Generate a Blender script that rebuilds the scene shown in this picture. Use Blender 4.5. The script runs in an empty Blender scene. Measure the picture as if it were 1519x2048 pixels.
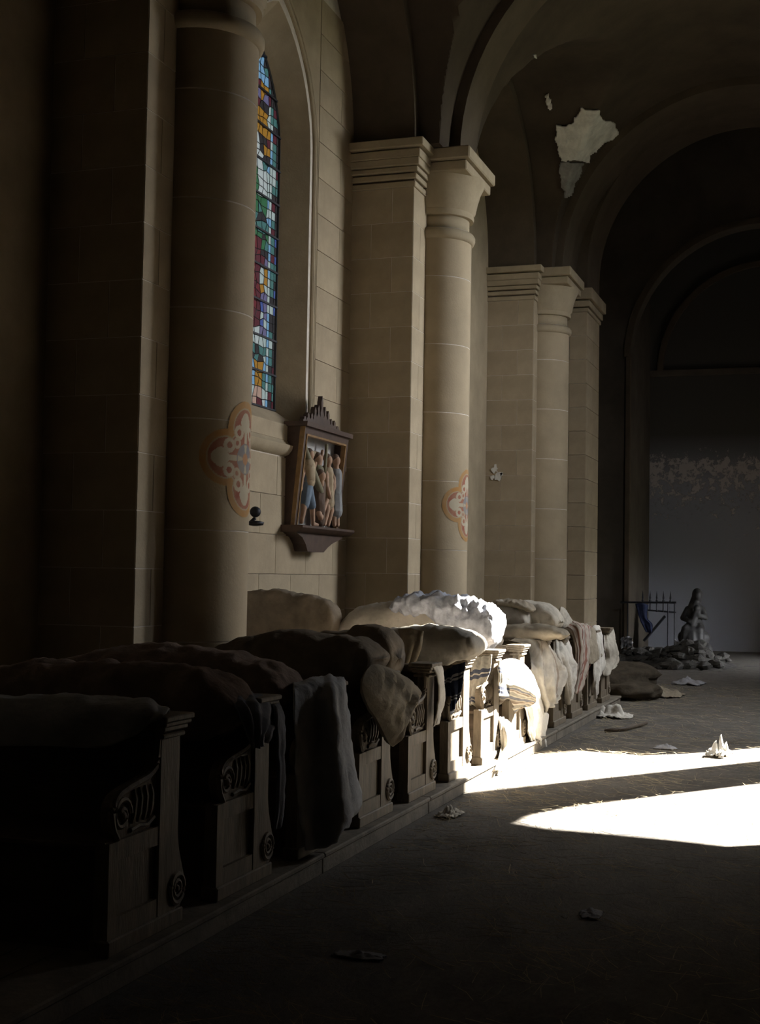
import bpy, math, random
import numpy as np
from mathutils import Vector, Matrix, noise

random.seed(7)
rng = np.random.RandomState(11)
R = math.radians
scene = bpy.context.scene
C = scene.collection

# ------------------------------------------------------------------ camera
F_PX, W_PX, H_PX, EYE = 2650.0, 1519, 2048, 1.68
# world axes (x right across the nave, y along the nave, z up) written in camera axes (right, down, forward)
CAM = np.array([[0.945832563, 0.324210568, 0.0169785086],
                [0.000699309594, 0.0502624411, -0.998735800],
                [-0.324654083, 0.944648715, 0.0473131299]])
cam_data = bpy.data.cameras.new('camera')
cam = bpy.data.objects.new('camera', cam_data)
C.objects.link(cam)
cam_data.sensor_fit = 'VERTICAL'
cam_data.sensor_height = 24.0
cam_data.lens = 24.0 * F_PX / H_PX
cam_data.clip_end = 200
right, down, fwd = (Vector(CAM[i]) for i in range(3))
rot = Matrix((right, -down, -fwd)).transposed()
cam.matrix_world = Matrix.Translation((0, 0, EYE)) @ rot.to_4x4()
scene.camera = cam

# ------------------------------------------------------------------ light
SUN_AZ, SUN_EL = R(35), R(35)            # sun stands ahead and to the right, shining back down the nave
SUN_DIR = Vector((math.cos(SUN_EL) * math.sin(SUN_AZ), math.cos(SUN_EL) * math.cos(SUN_AZ), math.sin(SUN_EL)))
world = bpy.data.worlds.new('sky')
scene.world = world
world.use_nodes = True
bg = world.node_tree.nodes['Background']
bg.inputs[0].default_value = (0.93, 0.96, 1.0, 1)
bg.inputs[1].default_value = 24.0
sun_data = bpy.data.lights.new('sun', 'SUN')
sun_data.energy = 70.0
sun_data.angle = R(0.53)
sun_data.color = (1.0, 0.95, 0.86)
sun = bpy.data.objects.new('sun', sun_data)
C.objects.link(sun)
sun.rotation_euler = SUN_DIR.to_track_quat('Z', 'Y').to_euler()
sun.location = (30, 45, 30)
scene.view_settings.view_transform = 'Standard'
scene.view_settings.look = 'None'
scene.view_settings.gamma = 1.0
scene.view_settings.use_curve_mapping = False
scene.view_settings.exposure = 0.28

# ------------------------------------------------------------------ helpers
def at(px, py, **k):
    """the point of the place that photo pixel (px, py) shows, on a plane x=, y= or z= of the building"""
    d = CAM.T @ np.array([(px - 759.5) / F_PX, (py - 1024.0) / F_PX, 1.0])
    a, v = list(k.items())[0]
    i = 'xyz'.index(a)
    o = np.array([0, 0, EYE])
    return o + d * ((v - o[i]) / d[i])

def tag(o, label=None, cat=None, group=None, kind=None):
    if label: o['label'] = label
    if cat: o['category'] = cat
    if group: o['group'] = group
    if kind: o['kind'] = kind
    return o

def mesh(name, verts, faces, smooth=False):
    m = bpy.data.meshes.new(name)
    m.from_pydata([tuple(float(c) for c in v) for v in verts], [], faces)
    if smooth:
        m.polygons.foreach_set('use_smooth', [True] * len(m.polygons))
    m.update()
    return m

def obj(name, me, mat=None, parent=None, loc=None, rotz=0.0):
    o = bpy.data.objects.new(name, me)
    C.objects.link(o)
    if mat is not None and not me.materials:
        me.materials.append(mat)
    if parent is not None: o.parent = parent
    if loc is not None: o.location = loc
    if rotz: o.rotation_euler = (0, 0, rotz)
    return o

def empty(name, loc=(0, 0, 0), rotz=0.0, parent=None):
    o = bpy.data.objects.new(name, None)
    o.empty_display_size = 0.1
    C.objects.link(o)
    o.location = loc
    o.rotation_euler = (0, 0, rotz)
    if parent is not None: o.parent = parent
    return o

class MB:
    """collects vertices and faces for one mesh"""
    def __init__(s): s.v, s.f = [], []
    def add(s, v, f):
        n = len(s.v)
        s.v += [tuple(p) for p in v]
        s.f += [tuple(i + n for i in q) for q in f]
        return s
    def box(s, x0, x1, y0, y1, z0, z1, b=0.0):
        if b <= 0:
            v = [(x, y, z) for z in (z0, z1) for y in (y0, y1) for x in (x0, x1)]
            return s.add(v, [(0, 2, 3, 1), (4, 5, 7, 6), (0, 1, 5, 4), (2, 6, 7, 3), (0, 4, 6, 2), (1, 3, 7, 5)])
        v, f = [], []
        # chamfered box: three inset quads per corner
        X, Y, Z = (x0, x1), (y0, y1), (z0, z1)
        idx = {}
        for i in (0, 1):
            for j in (0, 1):
                for k in (0, 1):
                    sx, sy, sz = (1, -1)[i], (1, -1)[j], (1, -1)[k]
                    idx[i, j, k] = len(v)
                    v += [(X[i], Y[j] + sy * b, Z[k] + sz * b), (X[i] + sx * b, Y[j], Z[k] + sz * b), (X[i] + sx * b, Y[j] + sy * b, Z[k])]
        g = lambda i, j, k, a: idx[i, j, k] + a
        for i in (0, 1):
            q = [g(i, 0, 0, 0), g(i, 1, 0, 0), g(i, 1, 1, 0), g(i, 0, 1, 0)]; f.append(q if i else q[::-1])
            q = [g(0, i, 0, 1), g(1, i, 0, 1), g(1, i, 1, 1), g(0, i, 1, 1)]; f.append(q[::-1] if i else q)
            q = [g(0, 0, i, 2), g(1, 0, i, 2), g(1, 1, i, 2), g(0, 1, i, 2)]; f.append(q if i else q[::-1])
        for i in (0, 1):
            for j in (0, 1):
                f.append([g(i, j, 0, 0), g(i, j, 1, 0), g(i, j, 1, 1), g(i, j, 0, 1)])
                f.append([g(i, 0, j, 0), g(i, 1, j, 0), g(i, 1, j, 2), g(i, 0, j, 2)])
                f.append([g(0, i, j, 1), g(1, i, j, 1), g(1, i, j, 2), g(0, i, j, 2)])
                for k in (0, 1):
                    f.append([g(i, j, k, 0), g(i, j, k, 1), g(i, j, k, 2)])
        return s.add(v, f)
    def prism(s, pts, axis, a, b):
        """polygon pts (two coordinates) extruded along axis 0,1,2 from a to b"""
        n = len(pts)
        def p(q, t):
            c = list(q); c.insert(axis, t); return tuple(c)
        v = [p(q, a) for q in pts] + [p(q, b) for q in pts]
        f = [tuple(range(n))[::-1], tuple(range(n, 2 * n))]
        f += [(i, (i + 1) % n, n + (i + 1) % n, n + i) for i in range(n)]
        return s.add(v, f)
    def tube(s, pts, r, n=8, closed=False):
        pts = [Vector(p) for p in pts]
        rr = r if hasattr(r, '__len__') else [r] * len(pts)
        v, f, N = [], [], len(pts)
        for i, p in enumerate(pts):
            t = (pts[(i + 1) % N] - pts[i - 1]) if closed else (pts[min(i + 1, N - 1)] - pts[max(i - 1, 0)])
            t.normalize()
            u = t.cross(Vector((0.13, 0.31, 0.94))); 
            if u.length < 1e-3: u = t.cross(Vector((1, 0, 0)))
            u.normalize(); w = t.cross(u)
            v += [p + (u * math.cos(6.28318 * k / n) + w * math.sin(6.28318 * k / n)) * rr[i] for k in range(n)]
        m = N if closed else N - 1
        for i in range(m):
            a, b = i * n, ((i + 1) % N) * n
            f += [(a + k, a + (k + 1) % n, b + (k + 1) % n, b + k) for k in range(n)]
        if not closed:
            f += [tuple(range(n))[::-1], tuple((N - 1) * n + k for k in range(n))]
        return s.add(v, f)
    def lathe(s, prof, n=32, cx=0, cy=0, a0=0.0, a1=6.2831853):
        full = abs(a1 - a0 - 6.2831853) < 1e-3
        m = n if full else n + 1
        v = [(cx + r * math.cos(a0 + (a1 - a0) * k / n), cy + r * math.sin(a0 + (a1 - a0) * k / n), z) for r, z in prof for k in range(m)]
        f = []
        for i in range(len(prof) - 1):
            for k in range(n):
                k2 = (k + 1) % m
                f.append((i * m + k, i * m + k2, (i + 1) * m + k2, (i + 1) * m + k))
        if full:
            f += [tuple(range(m))[::-1], tuple((len(prof) - 1) * m + k for k in range(m))]
        return s.add(v, f)
    def ball(s, c, r, n=10, sc=(1, 1, 1)):
        prof = [(max(1e-4, math.sin(math.pi * i / n)), -math.cos(math.pi * i / n)) for i in range(n + 1)]
        b = MB().lathe(prof, n=n * 2)
        return s.add([(c[0] + x * r * sc[0], c[1] + y * r * sc[1], c[2] + z * r * sc[2]) for x, y, z in b.v], b.f)
    def build(s, name, mat, parent=None, smooth=False, loc=None):
        return obj(name, mesh(name, s.v, s.f, smooth), mat, parent, loc)

def autosmooth(o, deg=35):
    me = o.data
    me.polygons.foreach_set('use_smooth', [True] * len(me.polygons))
    me.set_sharp_from_angle(angle=R(deg))
    return o

def crom(P, n):
    """Catmull-Rom through control points P (k,dim), n samples"""
    P = np.asarray(P, float)
    k = len(P)
    if k == 2:
        t = np.linspace(0, 1, n)[:, None]
        return P[0] * (1 - t) + P[1] * t
    Q = np.vstack([2 * P[0] - P[1], P, 2 * P[-1] - P[-2]])
    t = np.linspace(0, k - 1 - 1e-9, n)
    i = t.astype(int); u = (t - i)[:, None]
    a, b, c, d = Q[i], Q[i + 1], Q[i + 2], Q[i + 3]
    return 0.5 * (2 * b + (c - a) * u + (2 * a - 5 * b + 4 * c - d) * u ** 2 + (3 * b - a - 3 * c + d) * u ** 3)

def nz(x, y, z, o=3):
    return noise.fractal(Vector((x, y, z)), 0.9, 2.1, o)

# ------------------------------------------------------------------ materials
def nodes(name):
    m = bpy.data.materials.new(name)
    m.use_nodes = True
    nt = m.node_tree
    return m, nt, nt.nodes['Principled BSDF']

def mat(name, col, rough=0.85, var=0.25, scale=3.0, detail=6, bump=0.0, bscale=30.0, col2=None, spec=0.25, metal=0.0, stretch=(1, 1, 1)):
    m, nt, b = nodes(name)
    b.inputs['Roughness'].default_value = rough
    b.inputs['Specular IOR Level'].default_value = spec
    b.inputs['Metallic'].default_value = metal
    tc = nt.nodes.new('ShaderNodeTexCoord')
    mp = nt.nodes.new('ShaderNodeMapping'); mp.inputs['Scale'].default_value = stretch
    nt.links.new(tc.outputs['Object'], mp.inputs[0])
    n = nt.nodes.new('ShaderNodeTexNoise')
    n.inputs['Scale'].default_value = scale; n.inputs['Detail'].default_value = detail; n.inputs['Roughness'].default_value = 0.62
    nt.links.new(mp.outputs[0], n.inputs['Vector'])
    r = nt.nodes.new('ShaderNodeValToRGB')
    c2 = col2 or tuple(min(1, c * (1 + var)) for c in col)
    r.color_ramp.elements[0].color = (*[c * (1 - var) for c in col], 1); r.color_ramp.elements[0].position = 0.3
    r.color_ramp.elements[1].color = (*c2, 1); r.color_ramp.elements[1].position = 0.7
    nt.links.new(n.outputs[0], r.inputs[0])
    nt.links.new(r.outputs[0], b.inputs['Base Color'])
    if bump:
        n2 = nt.nodes.new('ShaderNodeTexNoise'); n2.inputs['Scale'].default_value = bscale; n2.inputs['Detail'].default_value = 5
        nt.links.new(mp.outputs[0], n2.inputs['Vector'])
        bp = nt.nodes.new('ShaderNodeBump'); bp.inputs['Strength'].default_value = bump; bp.inputs['Distance'].default_value = 0.02
        nt.links.new(n2.outputs[0], bp.inputs['Height']); nt.links.new(bp.outputs[0], b.inputs['Normal'])
    return m

def stripe_mat(name, base, stripes, rep=6.0, axis=0, cross=None, crep=6.0, rough=0.95):
    """woven cloth: stripes = list of (start, colour) over one repeat, along the cloth's own UV"""
    m, nt, b = nodes(name)
    b.inputs['Roughness'].default_value = rough; b.inputs['Specular IOR Level'].default_value = 0.1
    uv = nt.nodes.new('ShaderNodeUVMap')
    sp = nt.nodes.new('ShaderNodeSeparateXYZ'); nt.links.new(uv.outputs[0], sp.inputs[0])
    def ramp(ax, rp, base, st):
        mu = nt.nodes.new('ShaderNodeMath'); mu.operation = 'MULTIPLY'; mu.inputs[1].default_value = rp
        nt.links.new(sp.outputs[ax], mu.inputs[0])
        fr = nt.nodes.new('ShaderNodeMath'); fr.operation = 'FRACT'; nt.links.new(mu.outputs[0], fr.inputs[0])
        r = nt.nodes.new('ShaderNodeValToRGB'); r.color_ramp.interpolation = 'CONSTANT'
        e = r.color_ramp.elements
        e[0].position = 0; e[0].color = (*base, 1)
        e[1].position = st[0][0]; e[1].color = (*st[0][1], 1)
        for p, c in st[1:]:
            q = e.new(p); q.color = (*c, 1)
        nt.links.new(fr.outputs[0], r.inputs[0])
        return r
    r = ramp(axis, rep, base, stripes)
    out = r.outputs[0]
    if cross:
        r2 = ramp(1 - axis, crep, (1, 1, 1), cross)
        mx = nt.nodes.new('ShaderNodeMix'); mx.data_type = 'RGBA'; mx.blend_type = 'MULTIPLY'; mx.inputs[0].default_value = 1
        nt.links.new(r.outputs[0], mx.inputs[6]); nt.links.new(r2.outputs[0], mx.inputs[7]); out = mx.outputs[2]
    n = nt.nodes.new('ShaderNodeTexNoise'); n.inputs['Scale'].default_value = 9; n.inputs['Detail'].default_value = 6
    mp = nt.nodes.new('ShaderNodeMapRange'); mp.inputs[1].default_value = 0.3; mp.inputs[2].default_value = 0.7
    mp.inputs[3].default_value = 0.72; mp.inputs[4].default_value = 1.1
    nt.links.new(n.outputs[0], mp.inputs[0])
    mx = nt.nodes.new('ShaderNodeMix'); mx.data_type = 'RGBA'; mx.blend_type = 'MULTIPLY'; mx.inputs[0].default_value = 1
    nt.links.new(out, mx.inputs[6]); nt.links.new(mp.outputs[0], mx.inputs[7])
    nt.links.new(mx.outputs[2], b.inputs['Base Color'])
    return m

def attr_mat(name, rough=0.9, transl=False):
    m, nt, b = nodes(name)
    a = nt.nodes.new('ShaderNodeVertexColor'); a.layer_name = 'paint'
    b.inputs['Roughness'].default_value = rough; b.inputs['Specular IOR Level'].default_value = 0.2
    nt.links.new(a.outputs[0], b.inputs['Base Color'])
    return m

def glass_mat(name, col):
    m = bpy.data.materials.new(name); m.use_nodes = True
    nt = m.node_tree; nt.nodes.clear()
    out = nt.nodes.new('ShaderNodeOutputMaterial')
    tr = nt.nodes.new('ShaderNodeBsdfTranslucent'); tr.inputs[0].default_value = (*col, 1)
    gl = nt.nodes.new('ShaderNodeBsdfGlossy'); gl.inputs['Roughness'].default_value = 0.25; gl.inputs[0].default_value = (0.6, 0.6, 0.6, 1)
    fr = nt.nodes.new('ShaderNodeFresnel'); fr.inputs[0].default_value = 1.3
    mx = nt.nodes.new('ShaderNodeMixShader')
    n = nt.nodes.new('ShaderNodeTexNoise'); n.inputs['Scale'].default_value = 22
    mr = nt.nodes.new('ShaderNodeMix'); mr.data_type = 'RGBA'
    mr.inputs[6].default_value = (*[c * 0.55 for c in col], 1); mr.inputs[7].default_value = (*[min(1, c * 1.2) for c in col], 1)
    nt.links.new(n.outputs[0], mr.inputs[0]); nt.links.new(mr.outputs[2], tr.inputs[0])
    nt.links.new(fr.outputs[0], mx.inputs[0]); nt.links.new(tr.outputs[0], mx.inputs[1]); nt.links.new(gl.outputs[0], mx.inputs[2])
    nt.links.new(mx.outputs[0], out.inputs[0])
    return m

M = {}
M['stone'] = mat('ashlar_stone', (0.40, 0.325, 0.22), 0.9, 0.16, 1.7, bump=0.12, bscale=40)
M['stone2'] = mat('ashlar_stone_pale', (0.41, 0.335, 0.23), 0.9, 0.16, 1.9, bump=0.12, bscale=40)
M['stone3'] = mat('ashlar_stone_dull', (0.385, 0.31, 0.21), 0.9, 0.16, 2.2, bump=0.12, bscale=40)
M['column'] = mat('column_stone', (0.42, 0.34, 0.23), 0.88, 0.13, 1.5, bump=0.08, bscale=45)
M['mortar'] = mat('pale_mortar', (0.66, 0.60, 0.52), 0.95, 0.15, 8)
M['moulding'] = mat('moulding_stone', (0.40, 0.33, 0.225), 0.9, 0.15, 2.5, bump=0.15)
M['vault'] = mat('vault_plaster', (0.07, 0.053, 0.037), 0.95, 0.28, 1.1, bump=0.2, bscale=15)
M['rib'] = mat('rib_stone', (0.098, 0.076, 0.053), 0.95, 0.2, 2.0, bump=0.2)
M['bare'] = mat('bared_white_plaster', (0.74, 0.72, 0.66), 0.95, 0.22, 5.0, bump=0.5, bscale=12)
M['bare2'] = mat('bared_grey_mortar', (0.30, 0.29, 0.28), 0.95, 0.25, 6.0, bump=0.5, bscale=14)
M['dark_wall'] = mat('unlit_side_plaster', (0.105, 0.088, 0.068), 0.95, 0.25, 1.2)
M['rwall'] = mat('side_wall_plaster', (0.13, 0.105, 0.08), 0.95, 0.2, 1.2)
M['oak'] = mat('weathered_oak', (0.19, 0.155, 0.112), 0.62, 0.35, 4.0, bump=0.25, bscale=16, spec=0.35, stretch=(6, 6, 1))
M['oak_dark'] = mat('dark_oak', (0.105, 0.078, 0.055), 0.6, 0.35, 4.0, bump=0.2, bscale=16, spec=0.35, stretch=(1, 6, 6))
M['plinth'] = mat('trodden_plinth', (0.20, 0.175, 0.14), 0.8, 0.35, 5.0, bump=0.3, bscale=25)
M['iron'] = mat('wrought_iron', (0.035, 0.035, 0.04), 0.55, 0.3, 12, metal=0.6)
M['lead'] = mat('lead_came', (0.03, 0.03, 0.032), 0.6, 0.2, 12)
M['straw'] = mat('straw', (0.50, 0.42, 0.27), 0.8, 0.35, 9)
M['paper'] = mat('torn_paper', (0.36, 0.36, 0.38), 0.9, 0.15, 8)
M['rubble'] = mat('rubble_stone', (0.095, 0.09, 0.082), 0.95, 0.4, 6, bump=0.5, bscale=18)
M['statue'] = mat('dark_statue', (0.06, 0.058, 0.058), 0.55, 0.4, 7, spec=0.4)
M['frame'] = mat('dark_carved_frame', (0.075, 0.045, 0.032), 0.5, 0.3, 7, spec=0.4)
M['gilt'] = mat('dull_gilt', (0.26, 0.15, 0.055), 0.45, 0.3, 12, spec=0.5)
M['blue'] = mat('blue_rag', (0.035, 0.045, 0.095), 0.95, 0.3, 8)

# floor: trodden dirt and straw dust over flags
def floor_mat():
    m, nt, b = nodes('dirty_floor')
    b.inputs['Roughness'].default_value = 0.95; b.inputs['Specular IOR Level'].default_value = 0.12
    tc = nt.nodes.new('ShaderNodeTexCoord')
    mp = nt.nodes.new('ShaderNodeMapping'); mp.inputs['Rotation'].default_value = (0, 0, 0.5); mp.inputs['Scale'].default_value = (1, 0.6, 1)
    nt.links.new(tc.outputs['Object'], mp.inputs[0])
    n = nt.nodes.new('ShaderNodeTexNoise'); n.inputs['Scale'].default_value = 4.5; n.inputs['Detail'].default_value = 10; n.inputs['Roughness'].default_value = 0.7
    n2 = nt.nodes.new('ShaderNodeTexNoise'); n2.inputs['Scale'].default_value = 30; n2.inputs['Detail'].default_value = 8; n2.inputs['Roughness'].default_value = 0.75
    nt.links.new(mp.outputs[0], n.inputs['Vector']); nt.links.new(mp.outputs[0], n2.inputs['Vector'])
    r = nt.nodes.new('ShaderNodeValToRGB')
    e = r.color_ramp.elements
    e[0].position = 0.32; e[0].color = (0.09, 0.082, 0.072, 1)
    e[1].position = 0.72; e[1].color = (0.26, 0.235, 0.205, 1)
    mx = nt.nodes.new('ShaderNodeMath'); mx.operation = 'ADD'
    hf = nt.nodes.new('ShaderNodeMath'); hf.operation = 'MULTIPLY'; hf.inputs[1].default_value = 0.5
    hf2 = nt.nodes.new('ShaderNodeMath'); hf2.operation = 'MULTIPLY'; hf2.inputs[1].default_value = 0.5
    nt.links.new(n.outputs[0], hf.inputs[0]); nt.links.new(n2.outputs[0], hf2.inputs[0])
    nt.links.new(hf.outputs[0], mx.inputs[0]); nt.links.new(hf2.outputs[0], mx.inputs[1])
    nt.links.new(mx.outputs[0], r.inputs[0]); nt.links.new(r.outputs[0], b.inputs['Base Color'])
    bp = nt.nodes.new('ShaderNodeBump'); bp.inputs['Strength'].default_value = 0.8; bp.inputs['Distance'].default_value = 0.03
    nt.links.new(mx.outputs[0], bp.inputs['Height']); nt.links.new(bp.outputs[0], b.inputs['Normal'])
    return m
M['floor'] = floor_mat()

# end wall: grey-blue wash, plaster peeling in a ragged band
def end_mat():
    m, nt, b = nodes('peeling_wall')
    b.inputs['Roughness'].default_value = 0.95; b.inputs['Specular IOR Level'].default_value = 0.1
    tc = nt.nodes.new('ShaderNodeTexCoord')
    n = nt.nodes.new('ShaderNodeTexNoise'); n.inputs['Scale'].default_value = 4.2; n.inputs['Detail'].default_value = 10; n.inputs['Roughness'].default_value = 0.78
    nt.links.new(tc.outputs['Object'], n.inputs['Vector'])
    sp = nt.nodes.new('ShaderNodeSeparateXYZ'); nt.links.new(tc.outputs['Object'], sp.inputs[0])
    # band centred on the height where the plaster has come away
    ma = nt.nodes.new('ShaderNodeMapRange'); ma.inputs[1].default_value = 2.4; ma.inputs[2].default_value = 4.3; ma.inputs[3].default_value = -0.16; ma.inputs[4].default_value = 0.05
    mb = nt.nodes.new('ShaderNodeMapRange'); mb.inputs[1].default_value = 4.5; mb.inputs[2].default_value = 5.2; mb.inputs[3].default_value = 0.0; mb.inputs[4].default_value = 0.30
    nt.links.new(sp.outputs[2], ma.inputs[0]); nt.links.new(sp.outputs[2], mb.inputs[0])
    a1 = nt.nodes.new('ShaderNodeMath'); a1.operation = 'ADD'; nt.links.new(n.outputs[0], a1.inputs[0]); nt.links.new(ma.outputs[0], a1.inputs[1])
    a2 = nt.nodes.new('ShaderNodeMath'); a2.operation = 'SUBTRACT'; nt.links.new(a1.outputs[0], a2.inputs[0]); nt.links.new(mb.outputs[0], a2.inputs[1])
    r = nt.nodes.new('ShaderNodeValToRGB'); r.color_ramp.interpolation = 'LINEAR'
    e = r.color_ramp.elements
    e[0].position = 0.50; e[0].color = (0, 0, 0, 1); e[1].position = 0.535; e[1].color = (1, 1, 1, 1)
    nt.links.new(a2.outputs[0], r.inputs[0])
    # base colour: grey-blue below, turning dark brown higher up
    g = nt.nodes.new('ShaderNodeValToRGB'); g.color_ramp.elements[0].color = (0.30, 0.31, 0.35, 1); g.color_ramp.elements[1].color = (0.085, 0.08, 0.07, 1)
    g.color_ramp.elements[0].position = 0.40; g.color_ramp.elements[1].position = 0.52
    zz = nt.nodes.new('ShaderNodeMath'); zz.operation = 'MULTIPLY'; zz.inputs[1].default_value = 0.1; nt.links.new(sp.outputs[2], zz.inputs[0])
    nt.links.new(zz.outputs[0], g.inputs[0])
    mx = nt.nodes.new('ShaderNodeMix'); mx.data_type = 'RGBA'; mx.inputs[7].default_value = (0.50, 0.46, 0.45, 1)
    nt.links.new(r.outputs[0], mx.inputs[0]); nt.links.new(g.outputs[0], mx.inputs[6])
    nt.links.new(mx.outputs[2], b.inputs['Base Color'])
    bp = nt.nodes.new('ShaderNodeBump'); bp.inputs['Strength'].default_value = 0.6; bp.inputs['Distance'].default_value = 0.03
    nt.links.new(r.outputs[0], bp.inputs['Height']); nt.links.new(bp.outputs[0], b.inputs['Normal'])
    return m
M['end'] = end_mat()

def cloth(name, col, var=0.18, scale=7):
    return mat(name, col, 0.97, var, scale, bump=0.45, bscale=22, spec=0.08)
M['linen'] = cloth('unbleached_linen', (0.60, 0.565, 0.50))
M['white'] = cloth('white_sheet', (0.74, 0.72, 0.68), 0.12)
M['ticking'] = cloth('grey_ticking', (0.40, 0.37, 0.32))
M['sack'] = cloth('sackcloth', (0.31, 0.265, 0.20), 0.25)
M['brown'] = cloth('brown_blanket', (0.20, 0.165, 0.125), 0.25)
M['umber'] = cloth('umber_blanket', (0.24, 0.18, 0.145), 0.3)
M['greywool'] = cloth('grey_wool', (0.40, 0.405, 0.41), 0.2)
M['charcoal'] = cloth('charcoal_wool', (0.21, 0.21, 0.23), 0.2)
M['bluequilt'] = cloth('faded_blue_quilt', (0.40, 0.42, 0.48), 0.3, 14)
M['darksack'] = cloth('dark_sacking', (0.085, 0.07, 0.052), 0.3)
M['beige'] = cloth('beige_cover', (0.47, 0.43, 0.36), 0.2)
M['redstripe'] = stripe_mat('red_striped_blanket', (0.42, 0.36, 0.30), [(0.30, (0.20, 0.10, 0.085)), (0.38, (0.45, 0.39, 0.33)), (0.55, (0.16, 0.12, 0.11)), (0.60, (0.38, 0.30, 0.25)), (0.85, (0.26, 0.13, 0.10))], 3.0)
M['bluestripe'] = stripe_mat('blue_edged_cloth', (0.52, 0.49, 0.42), [(0.55, (0.10, 0.11, 0.15)), (0.68, (0.60, 0.56, 0.48)), (0.74, (0.10, 0.11, 0.15)), (0.86, (0.52, 0.49, 0.42))], 2.0, axis=1)
M['brownstripe'] = stripe_mat('striped_blanket', (0.30, 0.28, 0.24), [(0.25, (0.50, 0.45, 0.36)), (0.35, (0.17, 0.17, 0.19)), (0.6, (0.42, 0.37, 0.30)), (0.7, (0.24, 0.19, 0.15)), (0.85, (0.52, 0.46, 0.38))], 3.0, axis=1)
M['check'] = stripe_mat('dark_check', (0.035, 0.045, 0.08), [(0.42, (0.65, 0.67, 0.72)), (0.52, (0.035, 0.045, 0.08)), (0.60, (0.65, 0.67, 0.72)), (0.70, (0.035, 0.045, 0.08))], 2.5, axis=1,
                        cross=[(0.5, (0.45, 0.45, 0.5)), (0.75, (1, 1, 1))], crep=2.0)
M['paleStripe'] = stripe_mat('pale_striped_sheet', (0.60, 0.56, 0.49), [(0.55, (0.40, 0.33, 0.27)), (0.60, (0.60, 0.56, 0.49)), (0.80, (0.44, 0.38, 0.33)), (0.84, (0.60, 0.56, 0.49))], 2.0)

# ------------------------------------------------------------------ the building
WALL, FACE, RW = -5.60, -4.80, 1.90        # outer wall, nave face of the piers, right-hand wall
COL_R = 0.45
COLS = [9.40, 15.98, 22.50]
NEAR = [8.52, 15.02, 21.76]                # camera-side face of each pier
FARF = [10.36, 16.93, 23.45]
SPR = 6.92
CX0 = -1.50                                # middle of the nave

tag(MB().box(-9, 6, -4, 34, -0.3, 0).build('floor', M['floor']), kind='structure')
M['ground'] = mat('churchyard_ground', (0.09, 0.095, 0.06), 0.95, 0.3, 0.5)
tag(MB().box(-120, 120, -120, 160, -0.7, -0.31).build('ground', M['ground']), kind='structure')

block_cache = {}
def block(parent, mat_, loc, rotz, w, h, d=0.016):
    """one dressed stone: w wide, h high, d proud, its face looking along local -y"""
    key = (round(w, 3), round(h, 3), mat_.name)
    if key not in block_cache:
        mb = MB().box(-w / 2, w / 2, -d, 0.0, -h / 2, h / 2, b=0.0015)
        me = mesh('stone_block', mb.v, mb.f); me.materials.append(mat_)
        block_cache[key] = me
    return obj('stone_block', block_cache[key], None, parent, loc, rotz)

STN = ['stone', 'stone2', 'stone3']
def ashlar(parent, p0, p1, z0, z1, ch=0.415, gap=0.007, lens=None, phase=0.0, skip=None):
    """courses of stones on the vertical face from p0 to p1 (plan points, face looks to the right of p0->p1)"""
    p0, p1 = Vector((*p0, 0)), Vector((*p1, 0))
    L = (p1 - p0).length
    d = (p1 - p0) / L
    ang = math.atan2(d.y, d.x)
    n = max(1, round((z1 - z0) / ch)); h = (z1 - z0) / n
    for k in range(n):
        cuts = [0.0]
        step = lens or max(0.3, L)
        x = step * (0.5 if (k % 2) else 1.0) + phase
        while x < L - 0.12:
            if x > 0.1: cuts.append(x)
            x += step
        cuts.append(L)
        for a, b in zip(cuts[:-1], cuts[1:]):
            zc = z0 + (k + 0.5) * h
            c = p0 + d * ((a + b) / 2)
            if skip and skip((a + b) / 2, zc): continue
            block(parent, M[random.choice(STN)], (c.x, c.y, zc), ang, b - a - gap, h - gap)

# left wall with the pointed window, in bay 1 (core of mortar, stones in front)
WIN_C, WIN_W, WIN_Z0, WIN_SP, WIN_AP = 12.70, 0.77, 3.48, 6.40, 7.50     # centre, half width, sill, springing, apex
FRW = 0.97                                                             # half width of the splayed opening at the wall face
def lancet(w, z0, zs, za, n=10, c=WIN_C):
    h = za - zs
    r = (w * w + h * h) / (2 * w)
    a1 = math.asin(min(1, h / r))
    pts = [(c + w, z0), (c + w, zs)]
    for i in range(1, n + 1):
        a = a1 * i / n
        pts.append((c + w - r + r * math.cos(a), zs + r * math.sin(a)))
    left = [(2 * c - y, z) for y, z in pts[::-1]][1:]
    return pts + left                       # right side up, over the apex, down the left side
inner = lancet(WIN_W, WIN_Z0, WIN_SP, WIN_AP)
outer = lancet(FRW, 3.27, WIN_SP, WIN_AP + 0.26)

def wall_with_hole(x, y0, y1, z0, z1, holes):
    """vertical sheet x = const with openings cut into it"""
    from mathutils.geometry import tessellate_polygon
    loops = [[(y0, z0), (y1, z0), (y1, z1), (y0, z1)]] + [list(h) for h in holes]
    tris = tessellate_polygon([[Vector((p[0], p[1], 0)) for p in l] for l in loops])
    return MB().add([(x, p[0], p[1]) for l in loops for p in l], tris)

wl = empty('wall_left', (WALL, 6, 0)); tag(wl, kind='structure')
wl_inv = lambda p: (p[0] - WALL, p[1] - 6, p[2])
mb = wall_with_hole(WALL + 0.0, 10.30, 15.10, 0, 10.5, [outer])
mb.v = [wl_inv(p) for p in mb.v]
mb.build('wall_core', M['mortar'], wl)
for a, b in ((-4.0, 8.6), (16.8, 21.9)):
    m2 = MB(); m2.box(WALL - 0.5, WALL, a, b, 0, 10.5); m2.v = [wl_inv(p) for p in m2.v]
    m2.build('wall_core', M['stone'], wl)
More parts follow.
